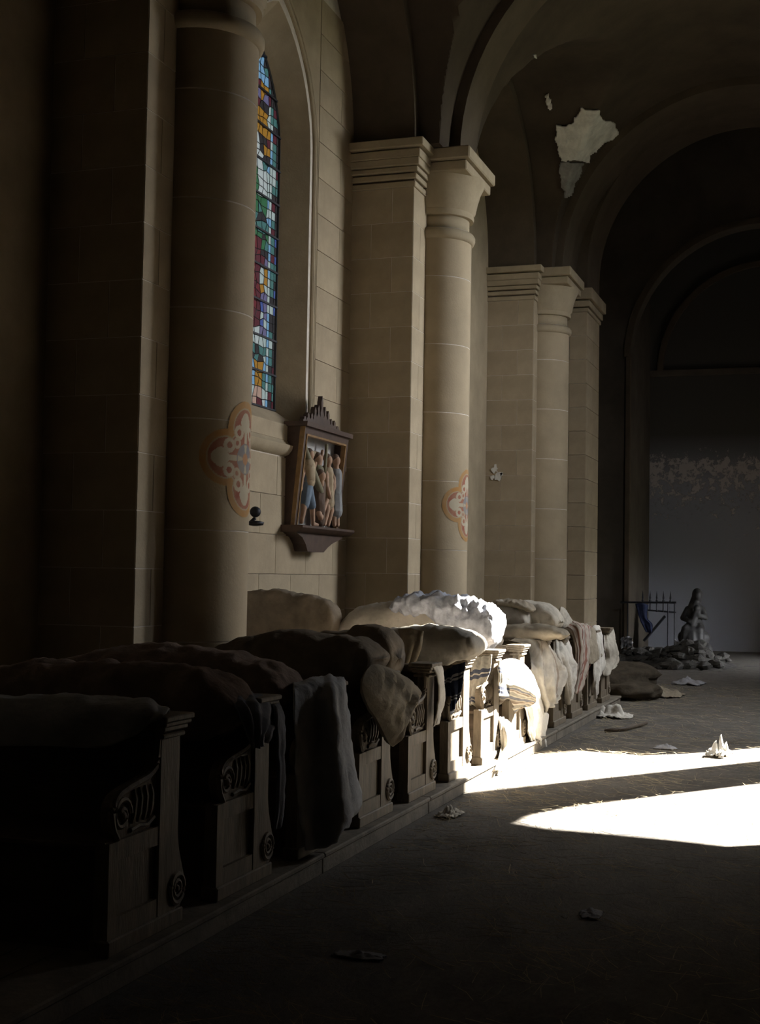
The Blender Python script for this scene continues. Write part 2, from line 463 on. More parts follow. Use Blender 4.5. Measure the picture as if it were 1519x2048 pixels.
# splayed reveal of the window
n = len(inner)
GX = WALL - 0.30
rv = MB()
rv.add([wl_inv((WALL, y, z)) for y, z in outer] + [wl_inv((GX, y, z)) for y, z in inner], [(i, (i + 1) % n, n + (i + 1) % n, n + i) for i in range(n)])
rv.build('window_reveal', M['stone3'], wl)
# roll moulding round the opening
rm = MB().tube([wl_inv((WALL + 0.01, y, z)) for y, z in lancet(FRW + 0.10, 3.27, WIN_SP, WIN_AP + 0.40, 14)], 0.028, 8)
autosmooth(rm.build('roll_moulding', M['moulding'], wl))
rm = MB().tube([wl_inv((WALL + 0.005, y, z)) for y, z in lancet(FRW + 0.19, 3.27, WIN_SP, WIN_AP + 0.52, 14)], 0.016, 8)
autosmooth(rm.build('roll_moulding', M['moulding'], wl))
# sill block and string course
sl = MB().box(0.0, 0.03, 10.36 - 6, 13.9 - 6, 3.10, 3.275, b=0.006); sl.build('window_sill', M['stone2'], wl)
st = MB().prism([(0.0, 2.93), (0.05, 2.95), (0.09, 3.0), (0.10, 3.045), (0.06, 3.06), (0.03, 3.10), (0.0, 3.10)], 1, 10.36 - 6, 13.9 - 6)
autosmooth(st.build('string_course', M['moulding'], wl))
def local_ashlar(parent, origin, p0, p1, *a, **k):
    ashlar(parent, (p0[0] - origin[0], p0[1] - origin[1]), (p1[0] - origin[0], p1[1] - origin[1]), *a, **k)
# stones: below the string course full width, beside the window strips, spandrels left to the core
local_ashlar(wl, (WALL, 6), (WALL, 10.36), (WALL, 15.02), 0.0, 2.92, 0.417, lens=0.84)
local_ashlar(wl, (WALL, 6), (WALL, WIN_C + FRW + 0.22), (WALL, 15.02), 3.28, 8.3, 0.418, lens=1.4)
local_ashlar(wl, (WALL, 6), (WALL, 10.36), (WALL, WIN_C - FRW - 0.22), 3.28, 8.3, 0.418, lens=1.4)
spn = MB()
ar = lancet(FRW + 0.2, 3.27, WIN_SP, WIN_AP + 0.5, 14)
top = [(y, z) for y, z in ar if z >= WIN_SP]
spn.prism([(WIN_C + FRW + 0.215, WIN_SP)] + top + [(WIN_C - FRW - 0.215, WIN_SP), (WIN_C - FRW - 0.215, 9.6), (WIN_C + FRW + 0.215, 9.6)], 0, 0.0, 0.012)
spn.v = [(p[0], p[1] - 6, p[2]) for p in spn.v]
spn.build('spandrel', M['stone3'], wl)

# piers, columns, capitals
def pier(i):
    yc, yn, yf = COLS[i], NEAR[i], FARF[i]
    p = empty('pier', (FACE, yc, 0)); tag(p, kind='structure')
    L = lambda mb_: setattr(mb_, 'v', [(v[0] - FACE, v[1] - yc, v[2]) for v in mb_.v]) or mb_
    L(MB().box(WALL - 0.4, FACE - 0.0015, yn + 0.0015, yf, 0, 6.42)).build('pier_core', M['mortar'], p)
    # camera-side face and nave face in courses
    ashlar(p, (WALL - FACE, yn - yc + 0.013), (0.0, yn - yc + 0.013), 0.0, 6.36, 0.424, lens=0.53)
    ashlar(p, (-0.013, yn - yc), (-0.013, -0.40), 0.0, 6.36, 0.424)
    ashlar(p, (-0.013, 0.40), (-0.013, yf - yc), 0.0, 6.36, 0.424)
    # impost mouldings, running round the pier
    for z0, z1, o in ((6.36, 6.43, 0.025), (6.455, 6.52, 0.04), (6.54, 6.60, 0.06), (6.61, 6.70, 0.085), (6.70, 6.80, 0.10), (6.82, 6.92, 0.15)):
        L(MB().box(WALL - 0.3, FACE + o, yn - o, yf + o, z0, z1, b=0.008)).build('impost_moulding', M['moulding'], p)
    L(MB().box(WALL - 0.3, FACE, yn, yf, 6.36, 6.92)).build('impost_core', M['rib'], p)
    # the pier carries on above the impost as the springing of the wall arch
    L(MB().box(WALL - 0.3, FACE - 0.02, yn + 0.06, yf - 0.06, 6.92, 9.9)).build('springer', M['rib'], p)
    c = empty('engaged_column', (FACE, yc, 0)); tag(c, kind='structure')
    zz = 0.30
    MB().lathe([(COL_R + .075, 0), (COL_R + .075, .14), (COL_R + .04, .18), (COL_R + .04, .22), (COL_R, .30)], 40).build('column_base', M['moulding'], c, True)
    MB().lathe([(COL_R - 0.002, 0.2), (COL_R - 0.002, 6.0)], 48).build('column_core', M['mortar'], c, True)
    k = 0
    while zz < 5.88:
        h = min(0.848, 5.88 - zz)
        g = 0.0025
        d = MB().lathe([(COL_R - 0.008, zz + g), (COL_R, zz + g + 0.004), (COL_R, zz + h - g - 0.004), (COL_R - 0.008, zz + h - g)], 64)
        autosmooth(d.build('column_drum', M['column'], c)); zz += h; k += 1
    ast = [(COL_R, 5.86), (COL_R + .03, 5.875), (COL_R + .045, 5.91), (COL_R + .045, 5.95), (COL_R + .025, 5.985), (COL_R - .01, 6.0)]
    MB().lathe(ast, 48).build('astragal', M['moulding'], c, True)
    MB().lathe([(COL_R - .03, 5.99), (COL_R - .03, 6.18)], 48).build('necking', M['moulding'], c, True)
    cap = [(COL_R - .03, 6.16), (COL_R + .02, 6.165), (COL_R + .03, 6.20), (COL_R + .02, 6.24), (COL_R + .05, 6.28), (COL_R + .075, 6.40), (COL_R + .11, 6.52), (COL_R + .15, 6.60), (COL_R + .155, 6.66), (COL_R, 6.68)]
    autosmooth(MB().lathe(cap, 48).build('echinus', M['moulding'], c), 50)
    MB().box(-0.1, COL_R + 0.10, -0.60, 0.60, 6.64, 6.76, b=0.012).build('abacus', M['moulding'], c)
    MB().box(-0.1, COL_R + 0.15, -0.65, 0.65, 6.77, 6.92, b=0.015).build('abacus', M['moulding'], c)
    return p, c
piers = [pier(i) for i in range(3)]

# transverse arches over the nave, springing from the abaci
def arch_band(r0, r1, y0, y1, zs, cx, n=40, a0=0.0, a1=math.pi, stilt=0.0):
    mb = MB()
    pts = []
    if stilt: pts.append((0.0, -stilt))
    ang = [a0 + (a1 - a0) * i / n for i in range(n + 1)]
    prof = [(math.cos(math.pi - a), math.sin(a)) for a in ang]
    ring = []
    if stilt: ring.append([(cx - r, zs - stilt) for r in (r0, r1)])
    for cxs, sn in prof: ring.append([(cx + r * cxs, zs + r * sn) for r in (r0, r1)])
    if stilt: ring.append([(cx + r, zs - stilt) for r in (r0, r1)])
    V, Fc = [], []
    for (pi, po) in ring:
        V += [(pi[0], y0, pi[1]), (po[0], y0, po[1]), (po[0], y1, po[1]), (pi[0], y1, pi[1])]
    for i in range(len(ring) - 1):
        for k in range(4):
            Fc.append((i * 4 + k, i * 4 + (k + 1) % 4, (i + 1) * 4 + (k + 1) % 4, (i + 1) * 4 + k))
    Fc += [(0, 1, 2, 3), tuple(len(V) - 4 + k for k in (3, 2, 1, 0))]
    return mb.add(V, Fc)
RIB_R = 2.90
for i, yc in enumerate(COLS):
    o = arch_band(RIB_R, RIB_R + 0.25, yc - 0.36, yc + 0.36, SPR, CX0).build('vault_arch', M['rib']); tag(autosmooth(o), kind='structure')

# groin vault, one surface per bay (the nave barrel cut by a cross barrel over each window bay)
bay_list = [(2.82, 9.40, 3.80, 8.52), (9.40, 15.98, 10.36, 15.02), (15.98, 22.50, 16.93, 21.76)]
def vault_z(x, y, bay):
    b0, b1, a0, a1 = bay
    r1 = 3.03
    dx = x - CX0
    z1 = SPR + (math.sqrt(max(0.0, r1 * r1 - dx * dx)) if abs(dx) < r1 else 0.0)
    yc, w = (a0 + a1) / 2, (a1 - a0) / 2
    if x > FACE: w += 0.16
    dy = y - yc
    z2 = SPR + (math.sqrt(max(0.0, w * w - dy * dy)) if abs(dy) < w else 0.0) * (2.45 / 2.42)
    return max(z1, z2)
for bi, bay in enumerate(bay_list):
    ys = np.unique(np.concatenate([np.linspace(bay[0], bay[1], 90), np.linspace(bay[2] - 0.16, bay[2] + 0.3, 24), np.linspace(bay[3] - 0.3, bay[3] + 0.16, 24)]))
    xs = np.unique(np.concatenate([np.linspace(-4.795, RW + 0.05, 80), np.linspace(-4.795, -4.3, 24)]))
    V = [(x, y, vault_z(x, y, bay)) for y in ys for x in xs]
    nx = len(xs)
    Fc = [(j * nx + i, j * nx + i + 1, (j + 1) * nx + i + 1, (j + 1) * nx + i) for j in range(len(ys) - 1) for i in range(nx - 1)]
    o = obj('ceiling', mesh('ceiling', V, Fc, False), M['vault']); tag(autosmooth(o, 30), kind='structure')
    # wall arch (formeret) and its soffit over the window bay, on the left
    yc, w = (bay[2] + bay[3]) / 2, (bay[3] - bay[2]) / 2
    N = 36
    V, Fc = [], []
    for i in range(N + 1):
        a = math.pi * i / N
        yy, zz = yc - w * math.cos(a), SPR + w * math.sin(a) * (2.45 / 2.42)
        y2, z2 = yc - (w + 0.30) * math.cos(a), SPR + (w + 0.30) * math.sin(a)
        V += [(WALL - 0.1, yy, zz), (FACE, yy, zz), (FACE, y2, z2)]
    for i in range(N):
        Fc += [(3 * i, 3 * i + 1, 3 * i + 4, 3 * i + 3), (3 * i + 1, 3 * i + 2, 3 * i + 5, 3 * i + 4)]
    o = obj('wall_arch', mesh('wall_arch', V, Fc), M['rib']); tag(autosmooth(o, 40), kind='structure')

# respond and chancel arch beyond the third column
r = empty('respond', (-4.25, 23.70, 0)); tag(r, kind='structure')
MB().box(-0.9, -0.013, 0.013, 1.32, 0, 6.5).build('respond_core', M['mortar'], r)
ashlar(r, (-0.62, 0.013), (0.0, 0.013), 0.0, 6.5, 0.43)
ashlar(r, (-0.013, 0.0), (-0.013, 1.32), 0.0, 6.5, 0.43)
for z0, z1, o_ in ((6.5, 6.57, 0.03), (6.59, 6.70, 0.06), (6.72, 6.92, 0.11)):
    MB().box(-0.9, o_, -o_, 1.32 + o_, z0, z1, b=0.01).build('impost_moulding', M['moulding'], r)
o = arch_band(2.75, 3.9, 23.72, 25.0, 7.30, CX0, stilt=0.38).build('chancel_arch', M['rib']); tag(autosmooth(o), kind='structure')
o = arch_band(2.98, 4.6, 22.86, 23.72, 6.95, CX0).build('chancel_arch_order', M['rib']); tag(autosmooth(o), kind='structure')
tag(MB().box(1.25, 2.6, 23.45, 25.0, 0, 6.95).build('respond', M['stone']), kind='structure')
# wall closing the crossing above and beside the chancel arch
def plate_with_arch(y, x0, x1, z1, r0, zs, cx, zb=0.0, n=36):
    ring = [(cx - r0, zb)] + [(cx - r0 * math.cos(math.pi * i / n), zs + r0 * math.sin(math.pi * i / n)) for i in range(n + 1)] + [(cx + r0, zb)]
    poly = [(x0, zb)] + ring + [(x1, zb), (x1, z1), (x0, z1)]
    return poly
mb = MB().prism(plate_with_arch(0, -8.0, 5.0, 13, 3.85, 7.30, CX0), 1, 23.45, 24.95)
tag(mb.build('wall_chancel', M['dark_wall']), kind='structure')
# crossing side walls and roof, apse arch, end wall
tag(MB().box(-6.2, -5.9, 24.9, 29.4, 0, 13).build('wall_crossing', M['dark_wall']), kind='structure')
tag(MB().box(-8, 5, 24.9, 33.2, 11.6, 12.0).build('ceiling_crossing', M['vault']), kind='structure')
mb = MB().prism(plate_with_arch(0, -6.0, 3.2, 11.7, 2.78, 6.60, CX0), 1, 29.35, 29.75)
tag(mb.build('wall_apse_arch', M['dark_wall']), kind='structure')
o = arch_band(2.78, 2.92, 29.27, 29.36, 6.60, CX0).build('archivolt', M['rib']); tag(autosmooth(o), kind='structure')
o = arch_band(2.46, 2.60, 32.50, 32.62, 6.75, CX0 ).build('archivolt', M['rib']); tag(autosmooth(o), kind='structure')
tag(MB().box(-4.55, -4.28, 29.7, 32.7, 0, 11.7).build('wall_apse_left', M['dark_wall']), kind='structure')
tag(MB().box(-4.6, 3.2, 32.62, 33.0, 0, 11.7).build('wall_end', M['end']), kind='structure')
tag(MB().box(-4.3, 1.3, 32.50, 32.63, 6.62, 6.78, b=0.02).build('trim_1', M['dark_wall']), kind='structure')
tag(MB().box(-4.38, -4.26, 29.27, 29.36, 0, 6.6, b=0.015).build('trim_2', M['rib']), kind='structure')
# dado panelling in the crossing, beyond the last pew
tag(MB().box(-5.9, -5.8, 25.1, 29.3, 0, 1.9).box(-5.9, -5.76, 25.1, 29.3, 1.9, 1.98).build('trim_3', M['oak_dark']), kind='structure')

# right-hand wall: two window openings let the sun in, with the pier between them
OPEN_A = [(16.63, 2.6), (16.63, 5.8), (16.62, 6.5), (16.70, 7.0), (17.0, 7.35), (17.6, 7.6), (18.3, 7.65), (19.2, 7.3), (19.75, 6.4), (19.6, 5.65), (18.7, 4.95), (18.1, 4.5), (17.85, 4.0), (17.75, 3.5), (17.7, 2.6)]
OPEN_B = [(15.09, 2.6), (15.09, 4.55), (14.92, 4.79), (14.62, 4.83), (14.15, 4.52), (13.45, 3.94), (12.9, 3.5), (12.37, 3.1), (12.1, 2.6)]
wr = MB()
h = wall_with_hole(RW, -4.0, 24.0, 0, 11, [OPEN_A, OPEN_B]); wr.add(h.v, h.f)
for poly, dep in ((OPEN_A, 0.6), (OPEN_B, 1.9)):   # jambs deepened along the sun to shut out sky light, mostly the nearer window's
    n = len(poly)
    cy = sum(p[0] for p in poly) / n
    wr.add([(RW, y, z) for y, z in poly] + [(RW + dep, y + dep / math.tan(SUN_AZ) + (y - cy) * 0.03, z + dep / math.sin(SUN_AZ) * math.tan(SUN_EL) + (z - 4.5) * 0.03) for y, z in poly], [(i, (i + 1) % n, n + (i + 1) % n, n + i) for i in range(n)])
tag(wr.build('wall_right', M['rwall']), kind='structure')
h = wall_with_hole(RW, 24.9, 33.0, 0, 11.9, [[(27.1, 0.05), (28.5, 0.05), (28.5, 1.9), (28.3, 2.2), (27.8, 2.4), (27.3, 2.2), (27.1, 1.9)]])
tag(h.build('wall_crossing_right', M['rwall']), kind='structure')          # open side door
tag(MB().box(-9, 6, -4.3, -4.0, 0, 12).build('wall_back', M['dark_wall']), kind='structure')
tag(MB().box(-9, RW + 0.05, -4.1, 2.9, 9.9, 10.2).build('ceiling_back', M['vault']), kind='structure')
tag(MB().box(-6.3, RW + 0.3, -4.3, 25.0, 10.45, 10.7).build('roof', M['vault']), kind='structure')  # unseen outer shell, added to keep light from leaking in over the vault
tag(MB().box(WALL - 0.4, FACE, 1.87, 3.80, 0, 10.4).build('pier', M['stone']), kind='structure')  # unseen dummy pier, added to close a light gap beside the first bay
for name, poly in (('daylight_a', OPEN_A), ('daylight_b', OPEN_B)):    # sampling portals for the sky in the two openings
    y0, y1 = min(p[0] for p in poly), max(p[0] for p in poly)
    z0, z1 = min(p[1] for p in poly), max(p[1] for p in poly)
    ld = bpy.data.lights.new(name, 'AREA'); ld.shape = 'RECTANGLE'; ld.size = z1 - z0; ld.size_y = y1 - y0
    ld.cycles.is_portal = True
    lo = bpy.data.objects.new(name, ld); C.objects.link(lo)
    lo.location = (RW - 0.01, (y0 + y1) / 2, (z0 + z1) / 2)
    lo.rotation_euler = (0, R(90), 0)

# ------------------------------------------------------------------ stained glass
w1 = empty('window_1', (GX, WIN_C, WIN_Z0)); tag(w1, kind='structure')
GL = {'sky': (0.28, 0.55, 0.85), 'pale': (0.62, 0.74, 0.72), 'red': (0.22, 0.035, 0.045), 'wine': (0.15, 0.035, 0.05), 'gold': (0.55, 0.27, 0.04),
      'green': (0.06, 0.22, 0.10), 'teal': (0.10, 0.26, 0.25), 'blue': (0.10, 0.16, 0.50), 'violet': (0.22, 0.20, 0.38), 'pink': (0.68, 0.45, 0.36),
      'dark': (0.05, 0.045, 0.05), 'white': (0.72, 0.80, 0.80)}
GM = {k: glass_mat('glass_' + k, tuple(c * 0.036 for c in v)) for k, v in GL.items()}
def glass_colour(u, z):
    """u: signed distance from the centre line, 1 at the border; z height"""
    a = random.random()
    pick = lambda *c: c[int(a * len(c)) % len(c)]
    v = abs(u)
    if v > 0.86: return pick('dark', 'wine', 'dark', 'blue', 'teal', 'dark')
    if v > 0.74: return pick('teal', 'dark', 'pale', 'wine', 'teal')
    if v > 0.64 and z < 6.9: return 'pale' if a < 0.45 else 'sky'
    if z > 7.00: return 'sky'
    if z > 6.80: return pick('violet', 'pale', 'gold', 'wine')
    if 6.45 < z and math.hypot((u - 0.30) * 0.77, z - 6.60) < 0.17: return 'gold'
    if z > 5.75:                                       # a long pale wing slanting down through green and gold
        w = u - (-0.05 + (6.8 - z) * 0.55)
        if abs(w) < 0.16: return 'white'
        return pick('wine', 'dark', 'gold', 'dark') if z > 6.2 else (pick('green', 'green', 'teal') if w < 0 else pick('gold', 'dark', 'teal'))
    if z > 5.45: return pick('white', 'pale', 'teal') if u < 0.15 else pick('green', 'teal', 'dark')
    if z > 5.25: return 'pink' if -0.1 < u < 0.15 else pick('green', 'dark', 'teal')
    if z > 4.30:
        if u < 0.42: return 'wine' if a < 0.6 else 'red'
        if 4.75 < z < 5.0: return pick('gold', 'pale', 'gold')
        return pick('violet', 'violet', 'blue', 'pale') if z < 4.75 else pick('violet', 'wine', 'dark')
    if z > 4.10: return pick('white', 'pale', 'pale')
    if z > 4.00: return pick('dark', 'teal')
    if z > 3.66:
        if abs(u - 0.05) < 0.22 and z < 3.95: return 'sky'
        return 'gold' if v < 0.55 else 'teal'
    return pick('white', 'pink', 'teal', 'wine', 'pale', 'green')
cols = [-0.77, -0.70, -0.60, -0.53] + list(np.linspace(-0.45, 0.45, 9)) + [0.53, 0.60, 0.70, 0.77]
rows = np.linspace(WIN_Z0, WIN_AP, 43)
NC, NR = len(cols) - 1, len(rows) - 1
def half_w(z):
    if z <= WIN_SP: return WIN_W
    h = WIN_AP - WIN_SP; rr = (WIN_W ** 2 + h * h) / (2 * WIN_W)
    return max(0.0, WIN_W - rr + math.sqrt(max(0, rr * rr - (z - WIN_SP) ** 2)))
J = {}
for i, u in enumerate(cols):
    for j, z in enumerate(rows):
        mid = 3 < i < NC - 3
        J[i, j] = (u + (random.uniform(-0.035, 0.035) if mid else 0.0), z + (random.uniform(-0.028, 0.028) if mid and 0 < j < NR else 0.0))
came = MB()
quads = []
for j in range(NR):
    for i in range(NC):
        q = [J[i, j], J[i + 1, j], J[i + 1, j + 1], J[i, j + 1]]
        q = [(max(-half_w(z), min(half_w(z), y)), z) for y, z in q]
        if max(p[0] for p in q) - min(p[0] for p in q) < 0.02: continue
        quads.append(q)
quads.sort(key=lambda q: -sum(p[0] for p in q))        # the side nearest the altar shows past the column
rest_v = {}
for n_, q in enumerate(quads):
    cyy, czz = sum(p[0] for p in q) / 4, sum(p[1] for p in q) / 4
    sq = [(0, y + (cyy - y) * 0.05, z + (czz - z) * 0.05 - WIN_Z0) for y, z in q]
    hw = max(0.2, half_w(czz))
    c = glass_colour(cyy / hw, czz)
    if n_ < 300:
        obj('glass_pane', mesh('glass_pane', sq, [(0, 1, 2, 3)]), GM[c], w1)
    else:
        rest_v.setdefault(c, MB()).add(sq, [(0, 1, 2, 3)])
    loop = [(0, y, z - WIN_Z0) for y, z in q]
    for k in range(2 if n_ % 7 else 4):
        came.tube([loop[k], loop[(k + 1) % 4]], 0.005, 4)
rest_mb, rest_m = MB(), []
for c, m_ in rest_v.items():
    rest_mb.add(m_.v, m_.f); rest_m += [c] * len(m_.f)
me = mesh('glass_panes', rest_mb.v, rest_mb.f)
names_ = list(dict.fromkeys(rest_m))
for c in names_: me.materials.append(GM[c])
me.polygons.foreach_set('material_index', [names_.index(c) for c in rest_m])
tag(obj('glass_panes', me, None, w1), kind='stuff')
tag(came.build('lead_came', M['lead'], w1), kind='stuff')
for j in range(0, NR + 1, 4):
    z = rows[j]
    hw = half_w(z)
    if hw > 0.1:
        MB().box(0.008, 0.03, -hw, hw, z - WIN_Z0 - 0.010, z - WIN_Z0 + 0.010).build('saddle_bar', M['iron'], w1)
fr = MB().tube([(0, y - WIN_C, z - WIN_Z0) for y, z in inner] + [(0, inner[0][0] - WIN_C, 0)], 0.02, 6)
fr.build('window_frame', M['lead'], w1)

# ------------------------------------------------------------------ painted medallions on the columns
med_mat = attr_mat('faded_wall_paint')
def medallion(parent, zc):
    N, K = 150, 150
    W = 0.47
    V, Fc, col = [], [], []
    def sd(a, b):
        d = min(math.hypot(a - 0.235, b), math.hypot(a + 0.235, b), math.hypot(a, b - 0.235), math.hypot(a, b + 0.235)) - 0.215
        d2 = (abs(a) + abs(b)) - 0.40
        return min(d, d2 * 0.7)
    def colour(a, b):
        base = (0.42, 0.34, 0.23)
        d = sd(a, b)
        n_ = nz(a * 14, b * 14, zc, 2)
        wear = 0.16 + 0.28 * n_
        if d > 0: return None
        c = None
        rr = math.hypot(a, b); th = math.atan2(b, a)
        if d > -0.05: c = (0.44, 0.24, 0.09)
        elif d > -0.062: c = base
        else:
            c = (0.33, 0.12, 0.08)
            # pale fleur in each lobe
            f = abs((th / (math.pi / 2)) - round(th / (math.pi / 2))) * (math.pi / 2)
            ax, off = rr * math.cos(f), rr * math.sin(f)
            if 0.12 < ax < 0.36 and off < 0.022 + 0.055 * max(0, math.sin((ax - 0.2) / 0.16 * math.pi)): c = (0.50, 0.45, 0.34)
            g = abs(math.hypot(ax - 0.20, off - 0.095) - 0.042)
            if g < 0.016: c = (0.50, 0.44, 0.33)
            g = abs(math.hypot(ax - 0.12, off - 0.115) - 0.03)
            if g < 0.013: c = (0.46, 0.38, 0.28)
            if rr < 0.12: c = (0.22, 0.22, 0.24)
            if rr < 0.11 and f < 0.2: c = (0.46, 0.40, 0.30)
            if rr < 0.045: c = (0.46, 0.22, 0.11)
        return tuple(c[k] * (1 - wear) + base[k] * wear for k in range(3))
    idx = {}
    for j in range(K + 1):
        for i in range(N + 1):
            a, b = -W + 2 * W * i / N, -W + 2 * W * j / K
            if sd(a, b) <= 0.006:
                idx[i, j] = len(V)
                t = a / COL_R
                V.append(((COL_R + 0.0025) * math.cos(t), (COL_R + 0.0025) * math.sin(t), zc + b))
                col.append(colour(a, b) or (0.46, 0.30, 0.14))
    for j in range(K):
        for i in range(N):
            q = [(i, j), (i + 1, j), (i + 1, j + 1), (i, j + 1)]
            if all(p in idx for p in q): Fc.append(tuple(idx[p] for p in q))
    me = mesh('painted_medallion', V, Fc, True)
    ca = me.color_attributes.new('paint', 'FLOAT_COLOR', 'POINT')
    ca.data.foreach_set('color', np.array([(*c, 1) for c in col], dtype=np.float32).ravel())
    o = obj('painted_medallion', me, med_mat, parent)
    o['label'] = 'faded red and ochre painted quatrefoil medallion'
    return me
mm = medallion(piers[0][1], 2.56)
o = obj('painted_medallion', mm, med_mat, piers[1][1]); o['label'] = 'faded red and ochre painted quatrefoil medallion'

# ------------------------------------------------------------------ bared plaster on the vault, chips on pier 3
def vault_hit(px, py, bay):
    d = CAM.T @ np.array([(px - 759.5) / F_PX, (py - 1024.0) / F_PX, 1.0]); d /= np.linalg.norm(d)
    o = np.array([0, 0, EYE])
    t = 12.0
    while t < 40:
        p = o + d * t
        if p[2] >= vault_z(p[0], p[1], bay) and bay[0] < p[1] < bay[1]: return p - d * 0.03
        t += 0.02
    return None
def patch(name, outline, mat_, lift, parent=None, rough=4.0, n=70):
    """ragged thin patch of plaster lying on the vault"""
    xs = [p[0] for p in outline]; ys = [p[1] for p in outline]
    def inside(x, y):
        c = False
        k = len(outline); j = k - 1
        for i in range(k):
            if (outline[i][1] > y) != (outline[j][1] > y) and x < (outline[j][0] - outline[i][0]) * (y - outline[i][1]) / (outline[j][1] - outline[i][1]) + outline[i][0]: c = not c
            j = i
        return c
    V, Fc, idx = [], [], {}
    step = 2.2
    gx = np.arange(min(xs) - 6, max(xs) + 6, step); gy = np.arange(min(ys) - 6, max(ys) + 6, step)
    for j, y in enumerate(gy):
        for i, x in enumerate(gx):
            wx, wy = x + rough * nz(x * 0.05, y * 0.05, 1.3), y + rough * nz(x * 0.05, y * 0.05, 7.7)
            if inside(wx, wy):
                p = vault_hit(x, y, bay_list[2])
                if p is None: continue
                nrm = Vector((CX0 - p[0], 0, SPR - p[2])).normalized()
                q = Vector(p) + nrm * (lift + 0.02 * nz(x * 0.06, y * 0.06, 3.1))
                idx[i, j] = len(V); V.append(q)
    for (i, j) in list(idx):
        q = [(i, j), (i + 1, j), (i + 1, j + 1), (i, j + 1)]
        if all(p in idx for p in q): Fc.append(tuple(idx[p] for p in q))
    me = mesh(name, V, Fc, True)
    o = obj(name, me, mat_, parent)
    sd = o.modifiers.new('thick', 'SOLIDIFY'); sd.thickness = 0.03
    return tag(o, kind='structure')
patch('bared_plaster', [(1106, 262), (1112, 248), (1130, 250), (1140, 242), (1146, 232), (1158, 222), (1164, 212), (1176, 220), (1198, 216), (1204, 236), (1226, 244), (1236, 264), (1228, 278), (1206, 286), (1192, 300), (1180, 312), (1178, 326), (1160, 320), (1140, 322), (1118, 322), (1114, 300), (1108, 284)], M['bare'], 0.0)
patch('bared_mortar', [(1116, 322), (1130, 320), (1150, 324), (1168, 322), (1162, 340), (1150, 364), (1138, 392), (1130, 402), (1122, 372), (1118, 346)], M['bare2'], 0.0)
patch('bared_plaster', [(1090, 190), (1098, 186), (1104, 200), (1106, 216), (1098, 220), (1092, 208)], M['bare'], 0.0, rough=2)
patch('bared_plaster', [(1064, 108), (1070, 106), (1072, 116), (1066, 118)], M['bare'], 0.0, rough=1)
def chip(parent, origin, px, py, plane, size, seed):
    p = at(px, py, **plane)
    V, n = [tuple(Vector(p) - Vector(origin))], 14
    ax = list(plane)[0]
    for k in range(n):
        a = 6.283 * k / n
        r_ = size * (0.6 + 0.5 * nz(math.cos(a) * 1.7, math.sin(a) * 1.7, seed))
        d = (0, r_ * math.cos(a), r_ * math.sin(a)) if ax == 'x' else (r_ * math.cos(a), 0, r_ * math.sin(a))
        V.append(tuple(Vector(p) + Vector(d) - Vector(origin)))
    off = (0.016, 0, 0) if ax == 'x' else (0, -0.016, 0)
    V = [tuple(Vector(v) + Vector(off)) for v in V]
    me = mesh('plaster_chip', V, [(0, 1 + k, 1 + (k + 1) % n) for k in range(n)])
    o = obj('plaster_chip', me, M['bare'], parent)
    sd = o.modifiers.new('thick', 'SOLIDIFY'); sd.thickness = 0.006
    return o
for k, (px, py, s) in enumerate(((990, 938, .10), (996, 952, .12), (984, 955, .06), (1003, 948, .05))):
    chip(piers[2][0], (FACE, COLS[2], 0), px, py, dict(y=NEAR[2]), s, k * 3.3)

# ------------------------------------------------------------------ station of the cross
sta = empty('station_of_the_cross', (WALL, 13.10, 2.12))
tag(sta, 'painted relief of the stations of the cross in a dark carved frame on wall', 'wall relief')
SW, SH = 1.36, 1.08
D0, D1 = 0.10, 0.21                       # depth at bottom and top
def lean(x, y, z):                        # x: 0 back .. 1 face (may exceed), y along the wall, z height above the ledge
    d = D0 + (D1 - D0) * z / SH
    return (x if x < 0 else x * d if x <= 1 else d + (x - 1), y, z + 0.06)
def sbox(name, m, x0, x1, y0, y1, z0, z1, parent=sta):
    b = MB().box(0, 1, 0, 1, 0, 1)
    vv = [lean(x0 + (x1 - x0) * x, y0 + (y1 - y0) * y, z0 + (z1 - z0) * z) for x, y, z in b.v]
    return obj(name, mesh(name, vv, b.f), m, parent)
sbox('side_panel', M['frame'], 0.0, 0.98, 0.0, 0.05, 0, SH)
sbox('side_panel', M['frame'], 0.0, 0.98, SW - 0.05, SW, 0, SH)
M['reliefsky'] = mat('painted_relief_sky', (0.42, 0.41, 0.40), 0.8, 0.2, 4)
sbox('back_panel', M['reliefsky'], 0.30, 0.36, 0.04, SW - 0.04, 0, SH)
for nm, y0, y1, z0, z1 in (('frame_stile', 0.0, 0.075, 0, SH), ('frame_stile', SW - 0.075, SW, 0, SH), ('frame_rail', 0.075, SW - 0.075, SH - 0.075, SH)):
    sbox(nm, M['frame'], 0.85, 1.02, y0, y1, z0, z1)
for nm, y0, y1, z0, z1 in (('gilt_bead', 0.076, 0.096, 0.0, SH - 0.095), ('gilt_bead', SW - 0.096, SW - 0.076, 0.0, SH - 0.095), ('gilt_bead', 0.076, SW - 0.076, SH - 0.096, SH - 0.076), ('gilt_bead', -0.004, 0.004, 0, SH)):
    sbox(nm, M['gilt'], 0.86, 1.03, y0, y1, z0, z1)
sbox('cornice', M['frame'], 0.0, 1.06, -0.03, SW + 0.03, SH, SH + 0.05)
lg = MB().prism([(0, 0.0), (0.20, 0.0), (0.24, 0.02), (0.27, 0.05), (0.27, 0.075), (0, 0.075)], 1, -0.10, SW + 0.14)
autosmooth(lg.build('ledge', M['frame'], sta))
cs = MB()
